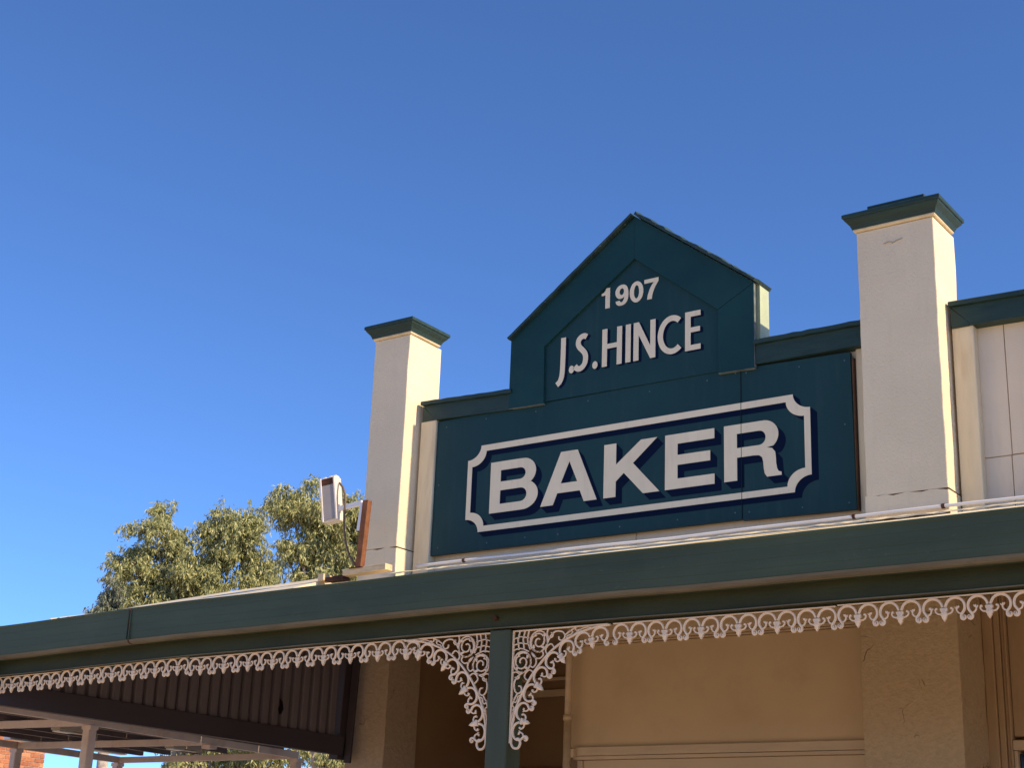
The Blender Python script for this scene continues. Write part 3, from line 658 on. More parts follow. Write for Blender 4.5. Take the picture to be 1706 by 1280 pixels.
# post
post = box('post', M['post'], ver, -3.757, -3.653, 5.10, 5.205, -0.1, 2.662, 0.005)
box('post', M['post'], ver, 0.60, 0.704, 5.10, 5.205, -0.1, 2.662, 0.005)
box('post', M['post'], ver, -8.55, -8.446, 5.10, 5.205, -0.1, 2.60, 0.005)
# rafters and corrugated sheets
SL = 0.2675
def roof_z(y): return 2.905 + SL * (y - 4.98)
for x in [-8.5, -7.4, -6.2, -4.96, -3.72, -2.48, -1.24, 0, 1.24, 2.48, 3.72, 4.96, 5.9]:
    MB().beam((x, 5.19, roof_z(5.19) - 0.075 + sag(x)), (x, 7.45, roof_z(7.45) - 0.075), 0.045, 0.09).build('rafter', M['beam'], ver)
def corr_sheet(x0, w, y0, y1, step=0.0127, pitch=0.0762, amp=0.0065, th=0.0012):
    k = int(round(w / step)); v = []; f = []
    for i in range(k + 1):
        x = i * step; h = amp * math.cos(2 * math.pi * x / pitch)
        for y in (0, (y1 - y0) / 2, y1 - y0):
            v.append((x, y, SL * y + h))
        for y in (0, (y1 - y0) / 2, y1 - y0):
            v.append((x, y, SL * y + h - th))
    for i in range(k):
        a, b = i * 6, (i + 1) * 6
        f += [(a, b, b + 1, a + 1), (a + 1, b + 1, b + 2, a + 2), (a + 4, b + 4, b + 3, a + 3), (a + 5, b + 5, b + 4, a + 4), (a + 3, b + 3, b, a), (a + 2, b + 2, b + 5, a + 5)]
    return v, f
SW = 0.762
def sheet_me(y1):
    v, f = corr_sheet(0, SW, 5.02, y1); me = bpy.data.meshes.new('roof_sheet'); me.from_pydata(v, [], f); me.materials.append(M['roof']); return me
me_a, me_b = sheet_me(7.49), sheet_me(7.80)
x = -8.62; i = 0
while x < 5.6:
    me = me_b if x + SW < -6.6 else me_a
    o = link('roof_sheet', me, None, ver, (x, 5.02, roof_z(5.02) - 0.006 + (0.0014 if i % 2 else 0) + sag(x + 0.38)))
    x += SW - 0.0762; i += 1
# flashing along the wall, notched roughly into the sheets
fv = MB(); xs = [-6.30 + 12.2 * i / 260 for i in range(261)]
fv.extrude_x([(7.36, roof_z(7.36) + 0.014), (7.47, roof_z(7.47) + 0.020), (7.498, roof_z(7.47) + 0.024), (7.498, roof_z(7.47) + 0.020), (7.47, roof_z(7.47) + 0.016), (7.36, roof_z(7.36) + 0.010)], xs, lambda x: rng.uniform(-0.0045, 0.003))
fv.build('flashing', M['roof'], ver, fix=True)

MB().add([(-8.62, 6.90, 3.370), (-6.645, 6.90, 3.408), (-6.645, 7.42, 3.598), (-7.2, 7.42, 3.582), (-7.75, 7.42, 3.570), (-8.62, 7.42, 3.539),
          (-8.62, 7.42, 3.485), (-6.645, 7.42, 3.50), (-7.2, 6.90, 3.396), (-7.75, 6.90, 3.386)],
         [(1, 2, 3, 8), (8, 3, 4, 9), (9, 4, 5, 0), (0, 6, 7, 1, 8, 9), (2, 7, 6, 5, 4, 3), (1, 7, 2), (0, 5, 6)]).build('back_flashing', M['roof'], ver, fix=True)

MB().box(-6.31, 6.0, 7.44, 7.716, 3.455, 3.475).build('sun_stop_board', M['beam'], ver)  # unseen board added to stop sun leaking between roof sheets and wall

# ---- cast iron lace
P = 0.1588
def lace_section(pts2, w, ty, mapf, y0=5.12):
    """flattened hexagonal bar along a 2D path"""
    Q = [np.array(mapf(*p), float) for p in pts2]; v = []; f = []
    ws = w if isinstance(w, (list, tuple)) else [w] * len(Q)
    hexa = [(1, 0), (0.55, 1), (-0.55, 1), (-1, 0), (-0.55, -1), (0.55, -1)]
    for i, q in enumerate(Q):
        t = Q[min(i + 1, len(Q) - 1)] - Q[max(i - 1, 0)]; t = t / (np.hypot(*t) + 1e-9); nn = np.array((-t[1], t[0]))
        for a, b in hexa:
            p = q + nn * a * ws[i] / 2
            v.append((p[0], y0 + b * ty / 2, p[1]))
    for i in range(len(Q) - 1):
        for k in range(6):
            f.append((i * 6 + k, i * 6 + (k + 1) % 6, (i + 1) * 6 + (k + 1) % 6, (i + 1) * 6 + k))
    f.append(tuple(range(6))); f.append(tuple((len(Q) - 1) * 6 + 5 - k for k in range(6)))
    return v, f
VS = 0.93
arch_pts = [(0.025, 0.215)] + [(0.252 + 0.212 * math.cos(R(a)), 0.215 - 0.212 * math.sin(R(a))) for a in range(165, -1, -15)] + \
           spline([(0.464, 0.215), (0.452, 0.30), (0.405, 0.375), (0.372, 0.44), (0.385, 0.505), (0.43, 0.522), (0.466, 0.49), (0.458, 0.452), (0.43, 0.455)], 3)[1:]
curl_pts = spline([(0.415, 0.365), (0.365, 0.385), (0.315, 0.36), (0.285, 0.305), (0.29, 0.245), (0.305, 0.21)], 3)
twig_pts = [(0.287, 0.27), (0.262, 0.252), (0.245, 0.225)]
twig2 = [(0.30, 0.255), (0.325, 0.235), (0.335, 0.205)]
side_pts = spline([(0.02, 0.34), (0.075, 0.375), (0.14, 0.365), (0.185, 0.32), (0.195, 0.265), (0.175, 0.235)], 3)
fleur = [(-0.075, 0.235), (0.075, 0.235), (0.08, 0.30), (0.05, 0.325), (0.070, 0.36), (0.074, 0.415), (0.05, 0.44), (0.050, 0.475), (0.03, 0.50), (0.0, 0.555), (-0.03, 0.50), (-0.050, 0.475), (-0.05, 0.44), (-0.074, 0.415), (-0.070, 0.36), (-0.05, 0.325), (-0.08, 0.30)]
def disc(mb, c, r, ty, mapf, y0=5.12):
    ring = [mapf(c[0] + r * math.cos(R(a)), c[1] + r * math.sin(R(a)) / VS) for a in range(0, 360, 45)]
    n = 8; v = [(p[0], y0 - ty / 2, p[1]) for p in ring] + [(p[0], y0 + ty / 2, p[1]) for p in ring]
    mb.add(v, [list(range(n)), [2 * n - 1 - k for k in range(n)]] + [(k, n + k, n + (k + 1) % n, (k + 1) % n) for k in range(n)])
def lace_unit(mb, mapf, halves=(1, -1), fl=True, sc=1.0):
    for s in halves:
        def mf(u, v, s=s): return mapf(s * u, v)
        mb.add(*lace_section(arch_pts, 0.0100 * sc, 0.011, mf))
        mb.add(*lace_section(curl_pts, 0.0064 * sc, 0.008, mf))
        mb.add(*lace_section(twig_pts, [0.0045 * sc, 0.006 * sc, 0.004 * sc], 0.007, mf)); mb.add(*lace_section(twig2, [0.0045 * sc, 0.006 * sc, 0.004 * sc], 0.007, mf))
        mb.add(*lace_section(side_pts, 0.0064 * sc, 0.008, mf)); disc(mb, (0.168, 0.25), 0.025 * sc, 0.010, mf)
        disc(mb, (0.432, 0.475), 0.031 * sc, 0.011, mf)
    if fl:
        ring = [mapf(*p) for p in fleur]; n = len(ring)
        cen = [mapf(0, v_) for v_ in (0.28, 0.39, 0.47)]
        y0 = 5.12
        v = [(p[0], y0 - 0.005, p[1]) for p in ring] + [(p[0], y0 + 0.005, p[1]) for p in ring]
        c = mapf(0, 0.40); v += [(c[0], y0 - 0.012, c[1]), (c[0], y0 + 0.012, c[1])]
        f = [(k, (k + 1) % n, 2 * n) for k in range(n)] + [((k + 1) % n + n, k + n, 2 * n + 1) for k in range(n)] + [(k, n + k, n + (k + 1) % n, (k + 1) % n) for k in range(n)]
        mb.add(v, f)
        # collar across the neck
        mb.add(*lace_section([(-0.085, 0.265), (0.085, 0.265)], 0.0050 * sc, 0.014, mapf))
RAILZ = 2.655
def panel_mesh(nu, x_half_left=False):
    mb = MB()
    for k in range(nu):
        def mf(u, v, k=k): return ((k + 0.5 + u) * P, -v * P * VS - 0.0045)
        lace_unit(mb, mf)
    mb.add(*lace_section([(0.004, 0), (nu * P - 0.004, 0)], 0.0055, 0.012, lambda a, b: (a, b)))
    return mb
pm = panel_mesh(6)
pmv = np.array(pm.v); pc = np.array([0, 5.12, 0])
me6 = bpy.data.meshes.new('lace_panel'); me6.from_pydata((pmv - pc).tolist(), [], pm.f); me6.materials.append(M['lace'])
pm3 = panel_mesh(3)
me3 = bpy.data.meshes.new('lace_panel_short'); me3.from_pydata((np.array(pm3.v) - pc).tolist(), [], pm3.f); me3.materials.append(M['lace'])
PW = 6 * P
def put_lace(me, x, w):
    dz = sag(x + w / 2); o = link('lace_panel', me, None, ver, (x, 5.12, RAILZ + dz))
    o.rotation_euler = (0, -math.atan2(sag(x + w) - sag(x), w), 0)
for x in (-3.166, -3.166 + PW * 0.9995, -3.166 + 2 * PW, -3.166 + 3 * PW): put_lace(me6, x, PW)
put_lace(me3, -4.163 - 3 * P + 0.02, 3 * P)
for k in range(1, 5): put_lace(me6, -4.163 - 3 * P + 0.02 - k * (PW + 0.002), PW)

# brackets either side of the post (drawn for the right one, mirrored for the left)
SPN = spline([(0.006, 0.455), (0.011, 0.38), (0.031, 0.305), (0.070, 0.228), (0.122, 0.157), (0.196, 0.087), (0.282, 0.040), (0.376, 0.012), (0.470, 0.002)], 10)
SPA = np.array(SPN); seg = np.hypot(*np.diff(SPA, axis=0).T); cum = np.concatenate([[0], np.cumsum(seg)]); SL_ = cum[-1]
def on_spine(s):
    s = min(max(s, 0), SL_); i = min(np.searchsorted(cum, s, 'right') - 1, len(seg) - 1)
    t = (s - cum[i]) / seg[i]; p = SPA[i] * (1 - t) + SPA[i + 1] * t
    j0, j1 = max(i - 3, 0), min(i + 4, len(SPA) - 1); d = SPA[j1] - SPA[j0]; d = d / np.hypot(*d)
    return p, np.array((-d[1], d[0]))      # normal pointing away from the corner (local x right, y down)
def bracket(sgn, x0):
    mb = MB()
    def base(px, pz): return (x0 + sgn * px, RAILZ - 0.002 - pz)
    nu = 4; PU = SL_ / (nu + 0.08)
    for k in range(nu):
        def mf(u, v, k=k):
            s_ = (k + 0.54 + u) * PU
            p, n_ = on_spine(s_)
            if n_[1] < 0: n_ = -n_
            q = p + n_ * (v * P * 0.90 + 0.004); return base(q[0], q[1])
        lace_unit(mb, mf, sc=0.98)
    L = lambda pts, w, ty=0.009: mb.add(*lace_section(pts, [q_ * 1.22 for q_ in w] if isinstance(w, list) else w * 1.22, ty, base))
    L(SPN, 0.0075, 0.012)
    L([(-0.001, -0.001), (0.46, -0.001)], 0.006, 0.012); L([(0.001, 0.0), (0.001, 0.455)], 0.006, 0.012)
    # end scroll at the foot
    def both(pts, w, ty=0.008):
        L(pts, w, ty); L([(b, a) for a, b in pts], w, ty)
    def spiral(cx, cz, r0, a0, turns, n=22, w=0.0055):
        pts = []
        for i in range(n + 1):
            t = i / n; r_ = r0 * (1 - 0.78 * t); a = a0 + turns * 360 * t
            pts.append((cx + r_ * math.cos(R(a)), cz + r_ * math.sin(R(a))))
        return pts
    for c, s in (((0.128, 0.048), 0), ((0.048, 0.128), 1)):
        sp_ = spiral(c[0], c[1], 0.043, 100 if s == 0 else -10, 1.55 if s == 0 else -1.55)
        L(sp_, 0.0055, 0.008)
        full = [(c[0] + 0.043 * math.cos(R(a)), c[1] + 0.043 * math.sin(R(a))) for a in range(0, 361, 20)]
        L(full, 0.005, 0.008)
        for a in (40, 130, 220, 310):        # little leaves inside the ring
            p0 = (c[0] + 0.042 * math.cos(R(a)), c[1] + 0.042 * math.sin(R(a))); p1 = (c[0] + 0.027 * math.cos(R(a + 22)), c[1] + 0.027 * math.sin(R(a + 22)))
            L([p0, ((p0[0] + p1[0]) / 2, (p0[1] + p1[1]) / 2), p1], [0.004, 0.010, 0.004], 0.008)
    # lattice in the corner
    for a in (0.026, 0.052):
        both([(a + 0.006, 0.0), (a - 0.003, 0.035), (a + 0.004, 0.078)], 0.0045)
    both(spline([(0.078, 0.0), (0.072, 0.04), (0.086, 0.078)], 4), 0.005)
    # scrolls running out along rail and post
    both(spline([(0.168, 0.062), (0.185, 0.03), (0.21, 0.012), (0.243, 0.016), (0.256, 0.034), (0.245, 0.05), (0.228, 0.046), (0.226, 0.034)], 4), 0.0055)
    both(spline([(0.172, 0.0), (0.168, 0.018), (0.176, 0.034), (0.192, 0.034), (0.197, 0.022), (0.188, 0.016)], 4), 0.0048)
    both(spline([(0.256, 0.03), (0.285, 0.012), (0.31, 0.003)], 4), 0.0052)
    both(spline([(0.205, 0.078), (0.19, 0.062), (0.171, 0.070), (0.163, 0.088), (0.172, 0.104)], 4), 0.005)
    both(spline([(0.012, 0.405), (0.006, 0.35), (0.03, 0.30)], 4)[::-1], 0.0045)
    both(spline([(0.092, 0.092), (0.112, 0.11), (0.118, 0.135), (0.105, 0.152), (0.09, 0.146), (0.092, 0.130)], 4), 0.0052)
    both(spline([(0.262, 0.052), (0.268, 0.034), (0.284, 0.030), (0.292, 0.020), (0.282, 0.012), (0.274, 0.017)], 3), 0.0045)
    both(spline([(0.335, 0.022), (0.325, 0.012), (0.312, 0.016), (0.305, 0.008)], 3), 0.0042)
    # scroll hanging free at the foot
    L(spline([(0.004, 0.40), (0.004, 0.445), (0.018, 0.472), (0.042, 0.474), (0.052, 0.455), (0.044, 0.438), (0.033, 0.438)], 4), 0.0085, 0.010)
    pass
    return mb.build('lace_bracket', M['lace'], ver)
bracket(1, -3.648); bracket(-1, -3.762)

# ------------------------------------------------------------------ things lying on the verandah roof
pz = roof_z(7.47) + 0.036
cd = empty('conduit_pipe', (-2.0, 7.46, pz), 'long thin white conduit pipe lying along the foot of the parapet', 'pipe')
MB().tube([(x, 7.455 + 0.002 * math.sin(x * 4), pz + 0.003 * math.sin(x * 1.9) + 0.0015 * math.sin(x * 6.3)) for x in np.linspace(-6.10, 5.8, 120)], 0.009, 8).build('pipe', M['pvc'], cd, True)
for x in (-5.72, -3.11, -2.62, -1.2, 0.3):
    MB().tube([(x - 0.008, 7.455, pz + 0.003 * math.sin(x * 1.9)), (x + 0.008, 7.455, pz + 0.003 * math.sin(x * 1.9))], 0.014, 8).build('clip', M['dark_rust'], cd)

blk = MB().beam((-6.43, 7.15, 3.530), (-6.075, 7.15, 3.540), 0.07, 0.040, 0.003).build('timber_batten', M['timber']); tag(blk, 'longer cream timber batten on the verandah roof at the foot of the left pier', 'timber')
b2 = MB().beam((-6.635, 7.15, 3.513), (-6.585, 7.15, 3.515), 0.08, 0.045, 0.003).build('timber_batten', M['timber']); tag(b2, 'short cream timber offcut on the roof edge left of the rusty channel', 'timber')
ch = MB().box(-6.582, -6.435, 7.13, 7.19, 3.488, 3.500).box(-6.582, -6.435, 7.19, 7.196, 3.488, 3.535).box(-6.582, -6.435, 7.124, 7.13, 3.488, 3.512).build('steel_channel', M['dark_rust']); tag(ch, 'short dark rusty steel channel between two cream timber pieces', 'steel channel')

rp = empty('rusty_upright', (-6.335, 7.15, 3.55), 'rusty brown square steel upright leaning in front of the left pier', 'steel post')
ub = MB().box(-0.022, 0.022, -0.022, 0.022, 0, 0.447, 0.003)
um = Matrix.Translation((-6.318, 7.15, 3.549)) @ Matrix.Rotation(R(3.3), 4, 'Y') @ Matrix.Rotation(R(3), 4, 'Z')
MB().add([um @ Vector(p) for p in ub.v], ub.f).build('upright', M['rust'], rp)
MB().box(-6.37, -6.26, 7.10, 7.20, 3.548, 3.553).build('base_plate', M['dark_rust'], rp)
MB().beam((-6.344, 7.142, 3.80), (-6.328, 7.142, 3.985), 0.006, 0.03).build('bracket_plate', M['pvc'], rp)

# floodlight on an arm
fld = empty('floodlight', (-6.60, 7.15, 4.03), 'weathered white floodlight on a short arm beside the left pier', 'floodlight')
def rot_box(c, sx, sy_, sz, rz, ry, bev):
    t = MB().box(-sx / 2, sx / 2, -sy_ / 2, sy_ / 2, -sz / 2, sz / 2, bev)
    Mx = Matrix.Translation(c) @ Matrix.Rotation(R(rz), 4, 'Z') @ Matrix.Rotation(R(ry), 4, 'Y')
    return [Mx @ Vector(p) for p in t.v], t.f
RZ, RYY = 12, -9
fc = Vector((-6.612, 7.15, 4.038))
def fbox(name, dx, dy, dz, sx, sy_, sz, mat, bev=0.004, par=fld):
    off = Matrix.Rotation(R(RZ), 4, 'Z') @ Matrix.Rotation(R(RYY), 4, 'Y') @ Vector((dx, dy, dz))
    return MB().add(*rot_box(fc + off, sx, sy_, sz, RZ, RYY, bev)).build(name, mat, par)
hs = fbox('housing', 0, 0.02, 0, 0.114, 0.075, 0.305, M['housing'], 0.008)
fbox('lens', -0.004, -0.0215, -0.022, 0.090, 0.006, 0.235, paint('grey_frosted_glass', (0.33, 0.29, 0.26), 0.35, 0.08, 8, spec=0.5), 0.002, hs)
fbox('rust_panel', -0.004, -0.022, 0.122, 0.090, 0.005, 0.045, M['dark_rust'], 0.002, hs)
fbox('frame', -0.0545, -0.024, 0, 0.012, 0.012, 0.30, M['housing'], 0.002, hs); fbox('frame', 0.0465, -0.024, 0, 0.012, 0.012, 0.30, M['housing'], 0.002, hs)
for dx in (-0.035, 0.01, 0.04): fbox('lug', dx, 0.02, 0.157, 0.022, 0.05, 0.012, M['housing'], 0.002, hs)
MB().beam((-6.55, 7.165, 3.972), (-6.335, 7.15, 3.985), 0.020, 0.034, 0.003).build('arm', M['pvc'], fld)
MB().tube([(-6.548, 7.165, 3.945), (-6.545, 7.165, 4.00)], 0.014, 10).build('knuckle', M['housing'], fld)
cb = MB().tube(spline([(-6.57, 7.17, 4.15), (-6.50, 7.15, 4.09), (-6.478, 7.15, 4.02), (-6.485, 7.15, 3.94), (-6.475, 7.15, 3.86), (-6.455, 7.15, 3.76), (-6.42, 7.15, 3.66), (-6.345, 7.15, 3.575)], 4) if False else
               [Vector(p) for p in [(-6.565, 7.17, 4.15), (-6.52, 7.155, 4.115), (-6.49, 7.15, 4.06), (-6.482, 7.15, 4.0), (-6.486, 7.15, 3.94), (-6.48, 7.15, 3.87), (-6.47, 7.15, 3.80), (-6.45, 7.15, 3.73), (-6.415, 7.15, 3.65), (-6.375, 7.15, 3.60), (-6.345, 7.15, 3.575)]], 0.0075, 8)
cb = cb.build('cable', M['cable'], None, True); tag(cb, 'thin brown cable drooping from the floodlight to the roof', 'cable')

# ------------------------------------------------------------------ dark end wall of the verandah, left
ew = empty('awning_end_wall', (-6.85, 6.3, 2.45), 'dark brown corrugated end wall with a heavy sloping bottom beam under the verandah', 'awning wall')
A = Vector((-7.10, 4.95, 2.545)); B = Vector((-6.585, 7.40, 2.478))
MB().beam(A, B, 0.06, 0.118, 0.004).build('bottom_beam', M['brown'], ew)
d_ = (B - A); nseg = 330; v = []; f = []
nd = Vector((d_.y, -d_.x, 0)).normalized()
for i in range(nseg + 1):
    p = A + d_ * (0.02 + 0.955 * i / nseg); h = 0.010 - 0.030 * max(0.0, math.cos(2 * math.pi * (i / nseg) * d_.length / 0.0762)) ** 3
    zt = min(roof_z(p.y) - 0.03, 3.4) + sag(p.x)
    for q in ((p + nd * h, p.z + 0.045), (p + nd * h, max(zt, p.z + 0.07))):
        v.append((q[0].x, q[0].y, q[1]))
for i in range(nseg):
    f.append((i * 2, i * 2 + 2, i * 2 + 3, i * 2 + 1))
cs = mesh('corrugated_sheet', v, f, M['brown_sheet'], ew)
sol = cs.modifiers.new('thick', 'SOLIDIFY'); sol.thickness = 0.0015
MB().beam((-6.615, 7.40, 2.395), (-6.585, 7.40, 3.50), 0.075, 0.075, 0.004).build('end_post', M['brown'], ew)
MB().beam((-6.548, 7.425, 2.375), (-6.512, 7.43, 3.50), 0.020, 0.05, 0.002).build('end_flashing', M['brown'], ew)
hp = A + d_ * 0.80; hp2 = hp - nd * 0.0
hole = MB().add([tuple(A + d_ * t + nd * 0.0185 + Vector((0, 0, z - (A + d_ * t).z))) for t, z in ((0.797, 2.72), (0.806, 2.70), (0.810, 2.66), (0.806, 2.63), (0.799, 2.62), (0.795, 2.65), (0.798, 2.68))], [tuple(range(7))]).build('rust_hole', M['black'], ew)

# ------------------------------------------------------------------ carport on the next lot
cpt = empty('carport', (-10.1, 8.0, -0.13), 'cream steel framed carport with brown sheet roof behind the dark end wall', 'carport')
ZB = 2.69
pR = [(-8.70, 4.4), (-8.885, 7.28), (-9.06, 8.62), (-9.165, 9.74)]
pL = [(-10.95, 4.4), (-11.12, 7.15), (-11.24, 8.45), (-11.43, 9.74)]
def bm_(a, b, w=0.05, h=0.056, z=ZB, name='beam'): MB().beam((a[0], a[1], z), (b[0], b[1], z), w, h, 0.004).build(name, M['carport'], cpt)
for a, b in zip(pR[:-1], pR[1:]): bm_(a, b)
for a, b in zip(pL[:-1], pL[1:]): bm_(a, b)
for k in range(4):
    a, b = pL[k], pR[k]; bm_((a[0] + 0.035, a[1]), (b[0] - 0.035, b[1]), 0.05, 0.052, ZB - 0.003)
for p in (pR[0], pR[1], pR[3], pL[0], pL[1], pL[2], pL[3]):
    MB().box(p[0] - 0.036, p[0] + 0.036, p[1] - 0.036, p[1] + 0.036, -0.13, ZB - 0.030, 0.008).build('post', M['carport'], cpt)
for p in (pR[2], pR[3], pR[1], pL[3], pL[2]):
    g = MB()
    g.box(p[0] - 0.05, p[0] + 0.05, p[1] - 0.0375, p[1] + 0.0375, ZB - 0.060, ZB - 0.029, 0.004)
    g.build('cleat', M['carport'], cpt)
for k, t in enumerate((0.14, 0.30, 0.46, 0.62, 0.78, 0.92)):
    def lp(P_, Q_): return (P_[0] + (Q_[0] - P_[0]) * t, P_[1] + (Q_[1] - P_[1]) * t)
    a, b = lp(pL[0], pR[0]), lp(pL[3], pR[3])
    MB().beam((a[0], a[1], ZB + 0.062), (b[0], b[1], ZB + 0.062), 0.04, 0.06).build('purlin', M['carport_roof'], cpt)
# roof sheets with trapezoid ribs running across
v = []; f = []; W_ = 0.76
def carport_sheet(y0, w):
    v = []; f = []; k = int(w / 0.0475)
    for i in range(k + 1):
        y = i * 0.0475; h = 0.012 if i % 4 in (0, 1) else -0.012
        v += [(-11.55, y0 + y, 2.80 + h), (-8.72, y0 + y, 2.80 + h)]
    for i in range(k): f.append((i * 2, i * 2 + 1, i * 2 + 3, i * 2 + 2))
    o = mesh('roof_sheet', v, f, M['carport_roof'], cpt); s = o.modifiers.new('t', 'SOLIDIFY'); s.thickness = 0.002
for i in range(8): carport_sheet(4.2 + i * 0.715, 0.715)
MB().beam((-11.60, 8.6, 2.80), (-11.60, 9.95, 2.79), 0.10, 0.07, 0.01).build('roof_gutter', M['zinc'], cpt)
def fluoro(x, y, label):
    t = empty('strip_light', (x, y, 2.74), label, 'light', 'strip lights under the carport roof')
    b = MB().box(x - 0.055, x + 0.055, y - 0.17, y + 0.17, 2.705, 2.755, 0.006).build('body', M['lamp_body'], t)
    MB().box(x - 0.045, x + 0.045, y - 0.16, y - 0.02, 2.690, 2.703, 0.004).build('diffuser', M['diffuser'], t)
    MB().box(x - 0.045, x + 0.045, y - 0.01, y + 0.16, 2.694, 2.703, 0.004).build('cover', M['lamp_body'], t)
    MB().box(x - 0.01, x + 0.01, y - 0.02, y + 0.02, 2.757, 2.79).build('hanger', M['carport_roof'], t)
fluoro(-9.82, 7.88, 'pale strip light under the carport roof left of the near carport post')
fluoro(-10.0, 9.22, 'pale strip light under the carport roof right of the near carport post')

# ------------------------------------------------------------------ brick building across the lot
bb = empty('brick_building', (-29.0, 16.0, -0.13), 'sunlit orange brick building seen under the carport roof', 'building')
BX, BY1 = -26.0, 20.25
MB().box(-33, BX - 0.012, 10.0, BY1 - 0.012, -0.13, 4.60).build('wall', M['mortar'], bb)
MB().box(-33.2, BX + 0.12, 9.8, BY1 + 0.10, 4.60, 4.68, 0.01).build('roof', M['galv'], bb)
bme = bpy.data.meshes.new('brick'); t = MB().box(-0.06, 0.012, -0.115, 0.115, -0.038, 0.038, 0.006); bme.from_pydata(t.v, [], t.f); bme.materials.append(M['brick'])
hme = bpy.data.meshes.new('half_brick'); t = MB().box(-0.06, 0.012, -0.0525, 0.0525, -0.038, 0.038, 0.006); hme.from_pydata(t.v, [], t.f); hme.materials.append(M['brick'])
cnt = 0; rest = MB()
rows = int((4.58 + 0.13) / 0.086)
for r_ in range(rows):
    z = -0.13 + 0.048 + r_ * 0.086; half = r_ % 2
    y = BY1
    if half:
        link('brick', hme, None, bb, (BX - 0.012, y - 0.0525, z)) if z > 3.1 and cnt < 296 else rest.box(BX - 0.07, BX, y - 0.105, y, z - 0.038, z + 0.038)
        cnt += 1 if z > 3.1 else 0
        y -= 0.115
    while y > 10.2:
        if z > 3.1 and y > 16.7 and cnt < 296:
            link('brick', bme, None, bb, (BX - 0.012 + rng.uniform(-0.002, 0.003), y - 0.115, z)); cnt += 1
        else:
            rest.box(BX - 0.07, BX, y - 0.23, y, z - 0.038, z + 0.038)
        y -= 0.24
o = rest.build('lower_bricks', M['brick'], bb); o['kind'] = 'stuff'

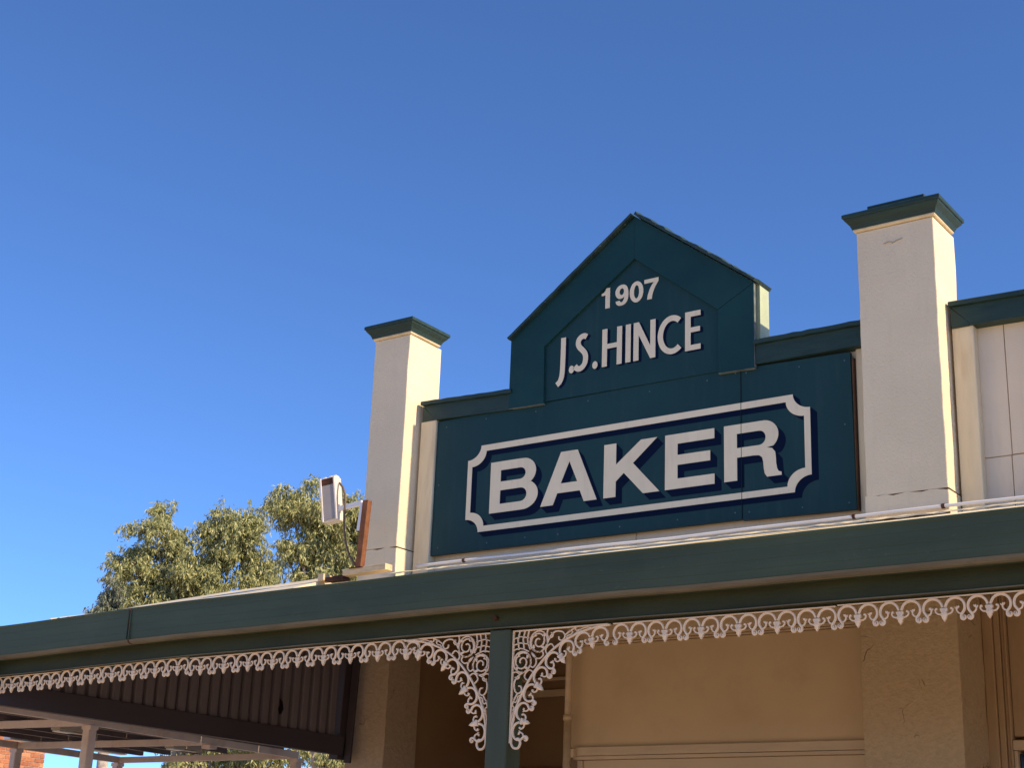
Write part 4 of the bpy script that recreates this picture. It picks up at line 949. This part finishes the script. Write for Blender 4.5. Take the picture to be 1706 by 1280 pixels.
# ------------------------------------------------------------------ gum trees
def gum_tree(name, base, blobs, label, nleaf, leaf_len, mat, seed, group='gum trees beyond the verandah'):
    g = np.random.default_rng(seed); rr = random.Random(seed)
    t = empty(name, base, label, 'tree', group)
    base = Vector(base); cen = np.array([b[:3] for b in blobs]); rad = np.array([b[3] for b in blobs])
    low = cen[:, 2].min(); top = cen[:, 2].max()
    tb = MB(); fork = Vector((cen[:, 0].mean() * 0.7 + base.x * 0.3, cen[:, 1].mean() * 0.7 + base.y * 0.3, max(1.5, low - 0.8)))
    tb.tube([base, base.lerp(fork, 0.5) + Vector((0.1, 0.05, 0)), fork], [0.24, 0.19, 0.16], 10).build('trunk', M['bark'], t, True)
    lb = MB(); pts = []; per = []
    for c, r_ in zip(cen, rad):
        c = Vector(c); mid = fork.lerp(c, 0.55) + Vector((rr.uniform(-.3, .3), rr.uniform(-.3, .3), -0.1))
        lb.tube([fork, fork.lerp(mid, 0.5) + Vector((rr.uniform(-.15, .15), rr.uniform(-.15, .15), 0)), mid, mid.lerp(c, 0.6) + Vector((rr.uniform(-.1, .1), 0, .05)), c], [0.10, 0.075, 0.055, 0.04, 0.022], 6)
        k = int(6 + 11 * r_)
        for _ in range(k):
            d = g.normal(size=3); d /= np.linalg.norm(d); d[2] = d[2] * 0.9 + 0.1
            q = np.array(c) + d * r_ * g.uniform(0.35, 0.92)
            lb.tube([c, c.lerp(Vector(q), 0.5) + Vector((rr.uniform(-.08, .08), rr.uniform(-.08, .08), .06)), Vector(q)], [0.016, 0.011, 0.006], 4)
            pts.append(q); per.append(r_)
    lb.build('limbs', M['bark'], t, True)
    pts = np.array(pts); per = np.array(per)
    prob = per ** 1.2; prob /= prob.sum()
    # leaves hang in drooping sprays from the twig ends, with gaps between the sprays
    K = 22; nb = nleaf // K
    idx = g.choice(len(pts), nb, p=prob)
    off = g.normal(size=(nb, 3)) * np.array([0.125, 0.125, 0.11]) * (0.6 + 0.5 * per[idx])[:, None]
    bc = pts[idx] + off
    sdir = g.normal(size=(nb, 3)) * np.array([0.55, 0.55, 0.30]); sdir[:, 2] -= 0.75; sdir /= np.linalg.norm(sdir, axis=1)[:, None]
    slen = g.uniform(0.18, 0.5, nb)
    tt = g.uniform(0, 1, (nb, K))
    lc = (bc[:, None, :] + sdir[:, None, :] * (slen[:, None] * tt)[:, :, None]).reshape(-1, 3) + g.normal(size=(nb * K, 3)) * 0.032
    n = len(lc)
    ax = g.normal(size=(n, 3)) * 0.5; ax[:, 2] -= 0.95; ax /= np.linalg.norm(ax, axis=1)[:, None]
    sd_ = np.cross(ax, g.normal(size=(n, 3))); sd_ /= np.linalg.norm(sd_, axis=1)[:, None]
    nrm = np.cross(ax, sd_)
    ln = leaf_len * g.uniform(0.6, 1.25, n)[:, None]; wd = ln * g.uniform(0.10, 0.16, n)[:, None]
    bend = nrm * ln * 0.12
    v = np.empty((n, 4, 3)); v[:, 0] = lc; v[:, 1] = lc + ax * ln * 0.42 + sd_ * wd + bend; v[:, 2] = lc + ax * ln; v[:, 3] = lc + ax * ln * 0.42 - sd_ * wd + bend
    c0 = Vector(lc.mean(0)); v = (v.reshape(-1, 3) - np.array(c0))
    me = bpy.data.meshes.new('crown'); me.vertices.add(n * 4); me.vertices.foreach_set('co', v.astype(np.float32).ravel())
    me.loops.add(n * 4); me.loops.foreach_set('vertex_index', np.arange(n * 4, dtype=np.int32))
    me.polygons.add(n); me.polygons.foreach_set('loop_start', np.arange(0, n * 4, 4, dtype=np.int32))
    try: me.polygons.foreach_set('loop_total', np.full(n, 4, dtype=np.int32))
    except Exception: pass
    me.update(calc_edges=True); me.validate()
    link('crown', me, mat, t, c0)
    return t
gum_tree('gum_tree', (-30.9, 28.6, -0.13),
         [(-31.76, 27.49, 10.69, 1.00), (-30.38, 29.01, 11.05, 1.12), (-30.1, 29.2, 10.5, 0.8), (-31.04, 28.29, 10.16, 1.0), (-32.07, 27.12, 9.75, .75), (-31.25, 28.06, 9.3, 1.2), (-29.95, 29.44, 9.87, .84), (-31.85, 27.37, 8.9, .79), (-30.56, 28.81, 8.89, 1.31), (-31.12, 28.2, 7.52, 1.5), (-29.79, 29.6, 7.49, 1.4), (-30.69, 28.68, 5.96, 1.5), (-29.56, 29.84, 5.59, 1.3), (-28.39, 30.95, 5.51, 1.1), (-30.6, 28.77, 4.72, 1.1), (-29.61, 29.79, 4.64, 1.0)],
         'broad olive gum tree with two rounded tops above the left gutter', 125000, 0.135, M['leaf'], 3)
gum_tree('gum_tree', (-24.3, 26.6, -0.13),
         [(-24.6, 26.28, 10.46, .80), (-25.12, 25.79, 10.36, .60), (-24.12, 26.73, 10.39, .58), (-24.29, 26.57, 9.63, .88), (-24.91, 25.99, 9.42, .66), (-23.84, 26.97, 9.23, .8), (-24.66, 26.23, 8.72, .8), (-23.66, 27.13, 9.98, .7), (-24.2, 26.65, 8.04, 1.0), (-24.13, 26.72, 6.76, 1.1), (-23.65, 27.14, 5.68, 1.0), (-24.1, 26.74, 4.5, .6)],
         'taller gum tree directly behind the floodlight and the left pier', 72000, 0.125, M['leaf'], 5)
gum_tree('gum_tree', (-39.9, 33.3, -0.13),
         [(-40.03, 33.19, 10.86, .72), (-40.2, 32.99, 10.33, .6), (-39.72, 33.56, 10.19, .73), (-39.85, 33.41, 9.37, .86), (-39.9, 33.4, 8.2, 1.0)],
         'small grey-green gum tree at the far left end of the tree line', 24000, 0.17, M['leaf_grey'], 9)
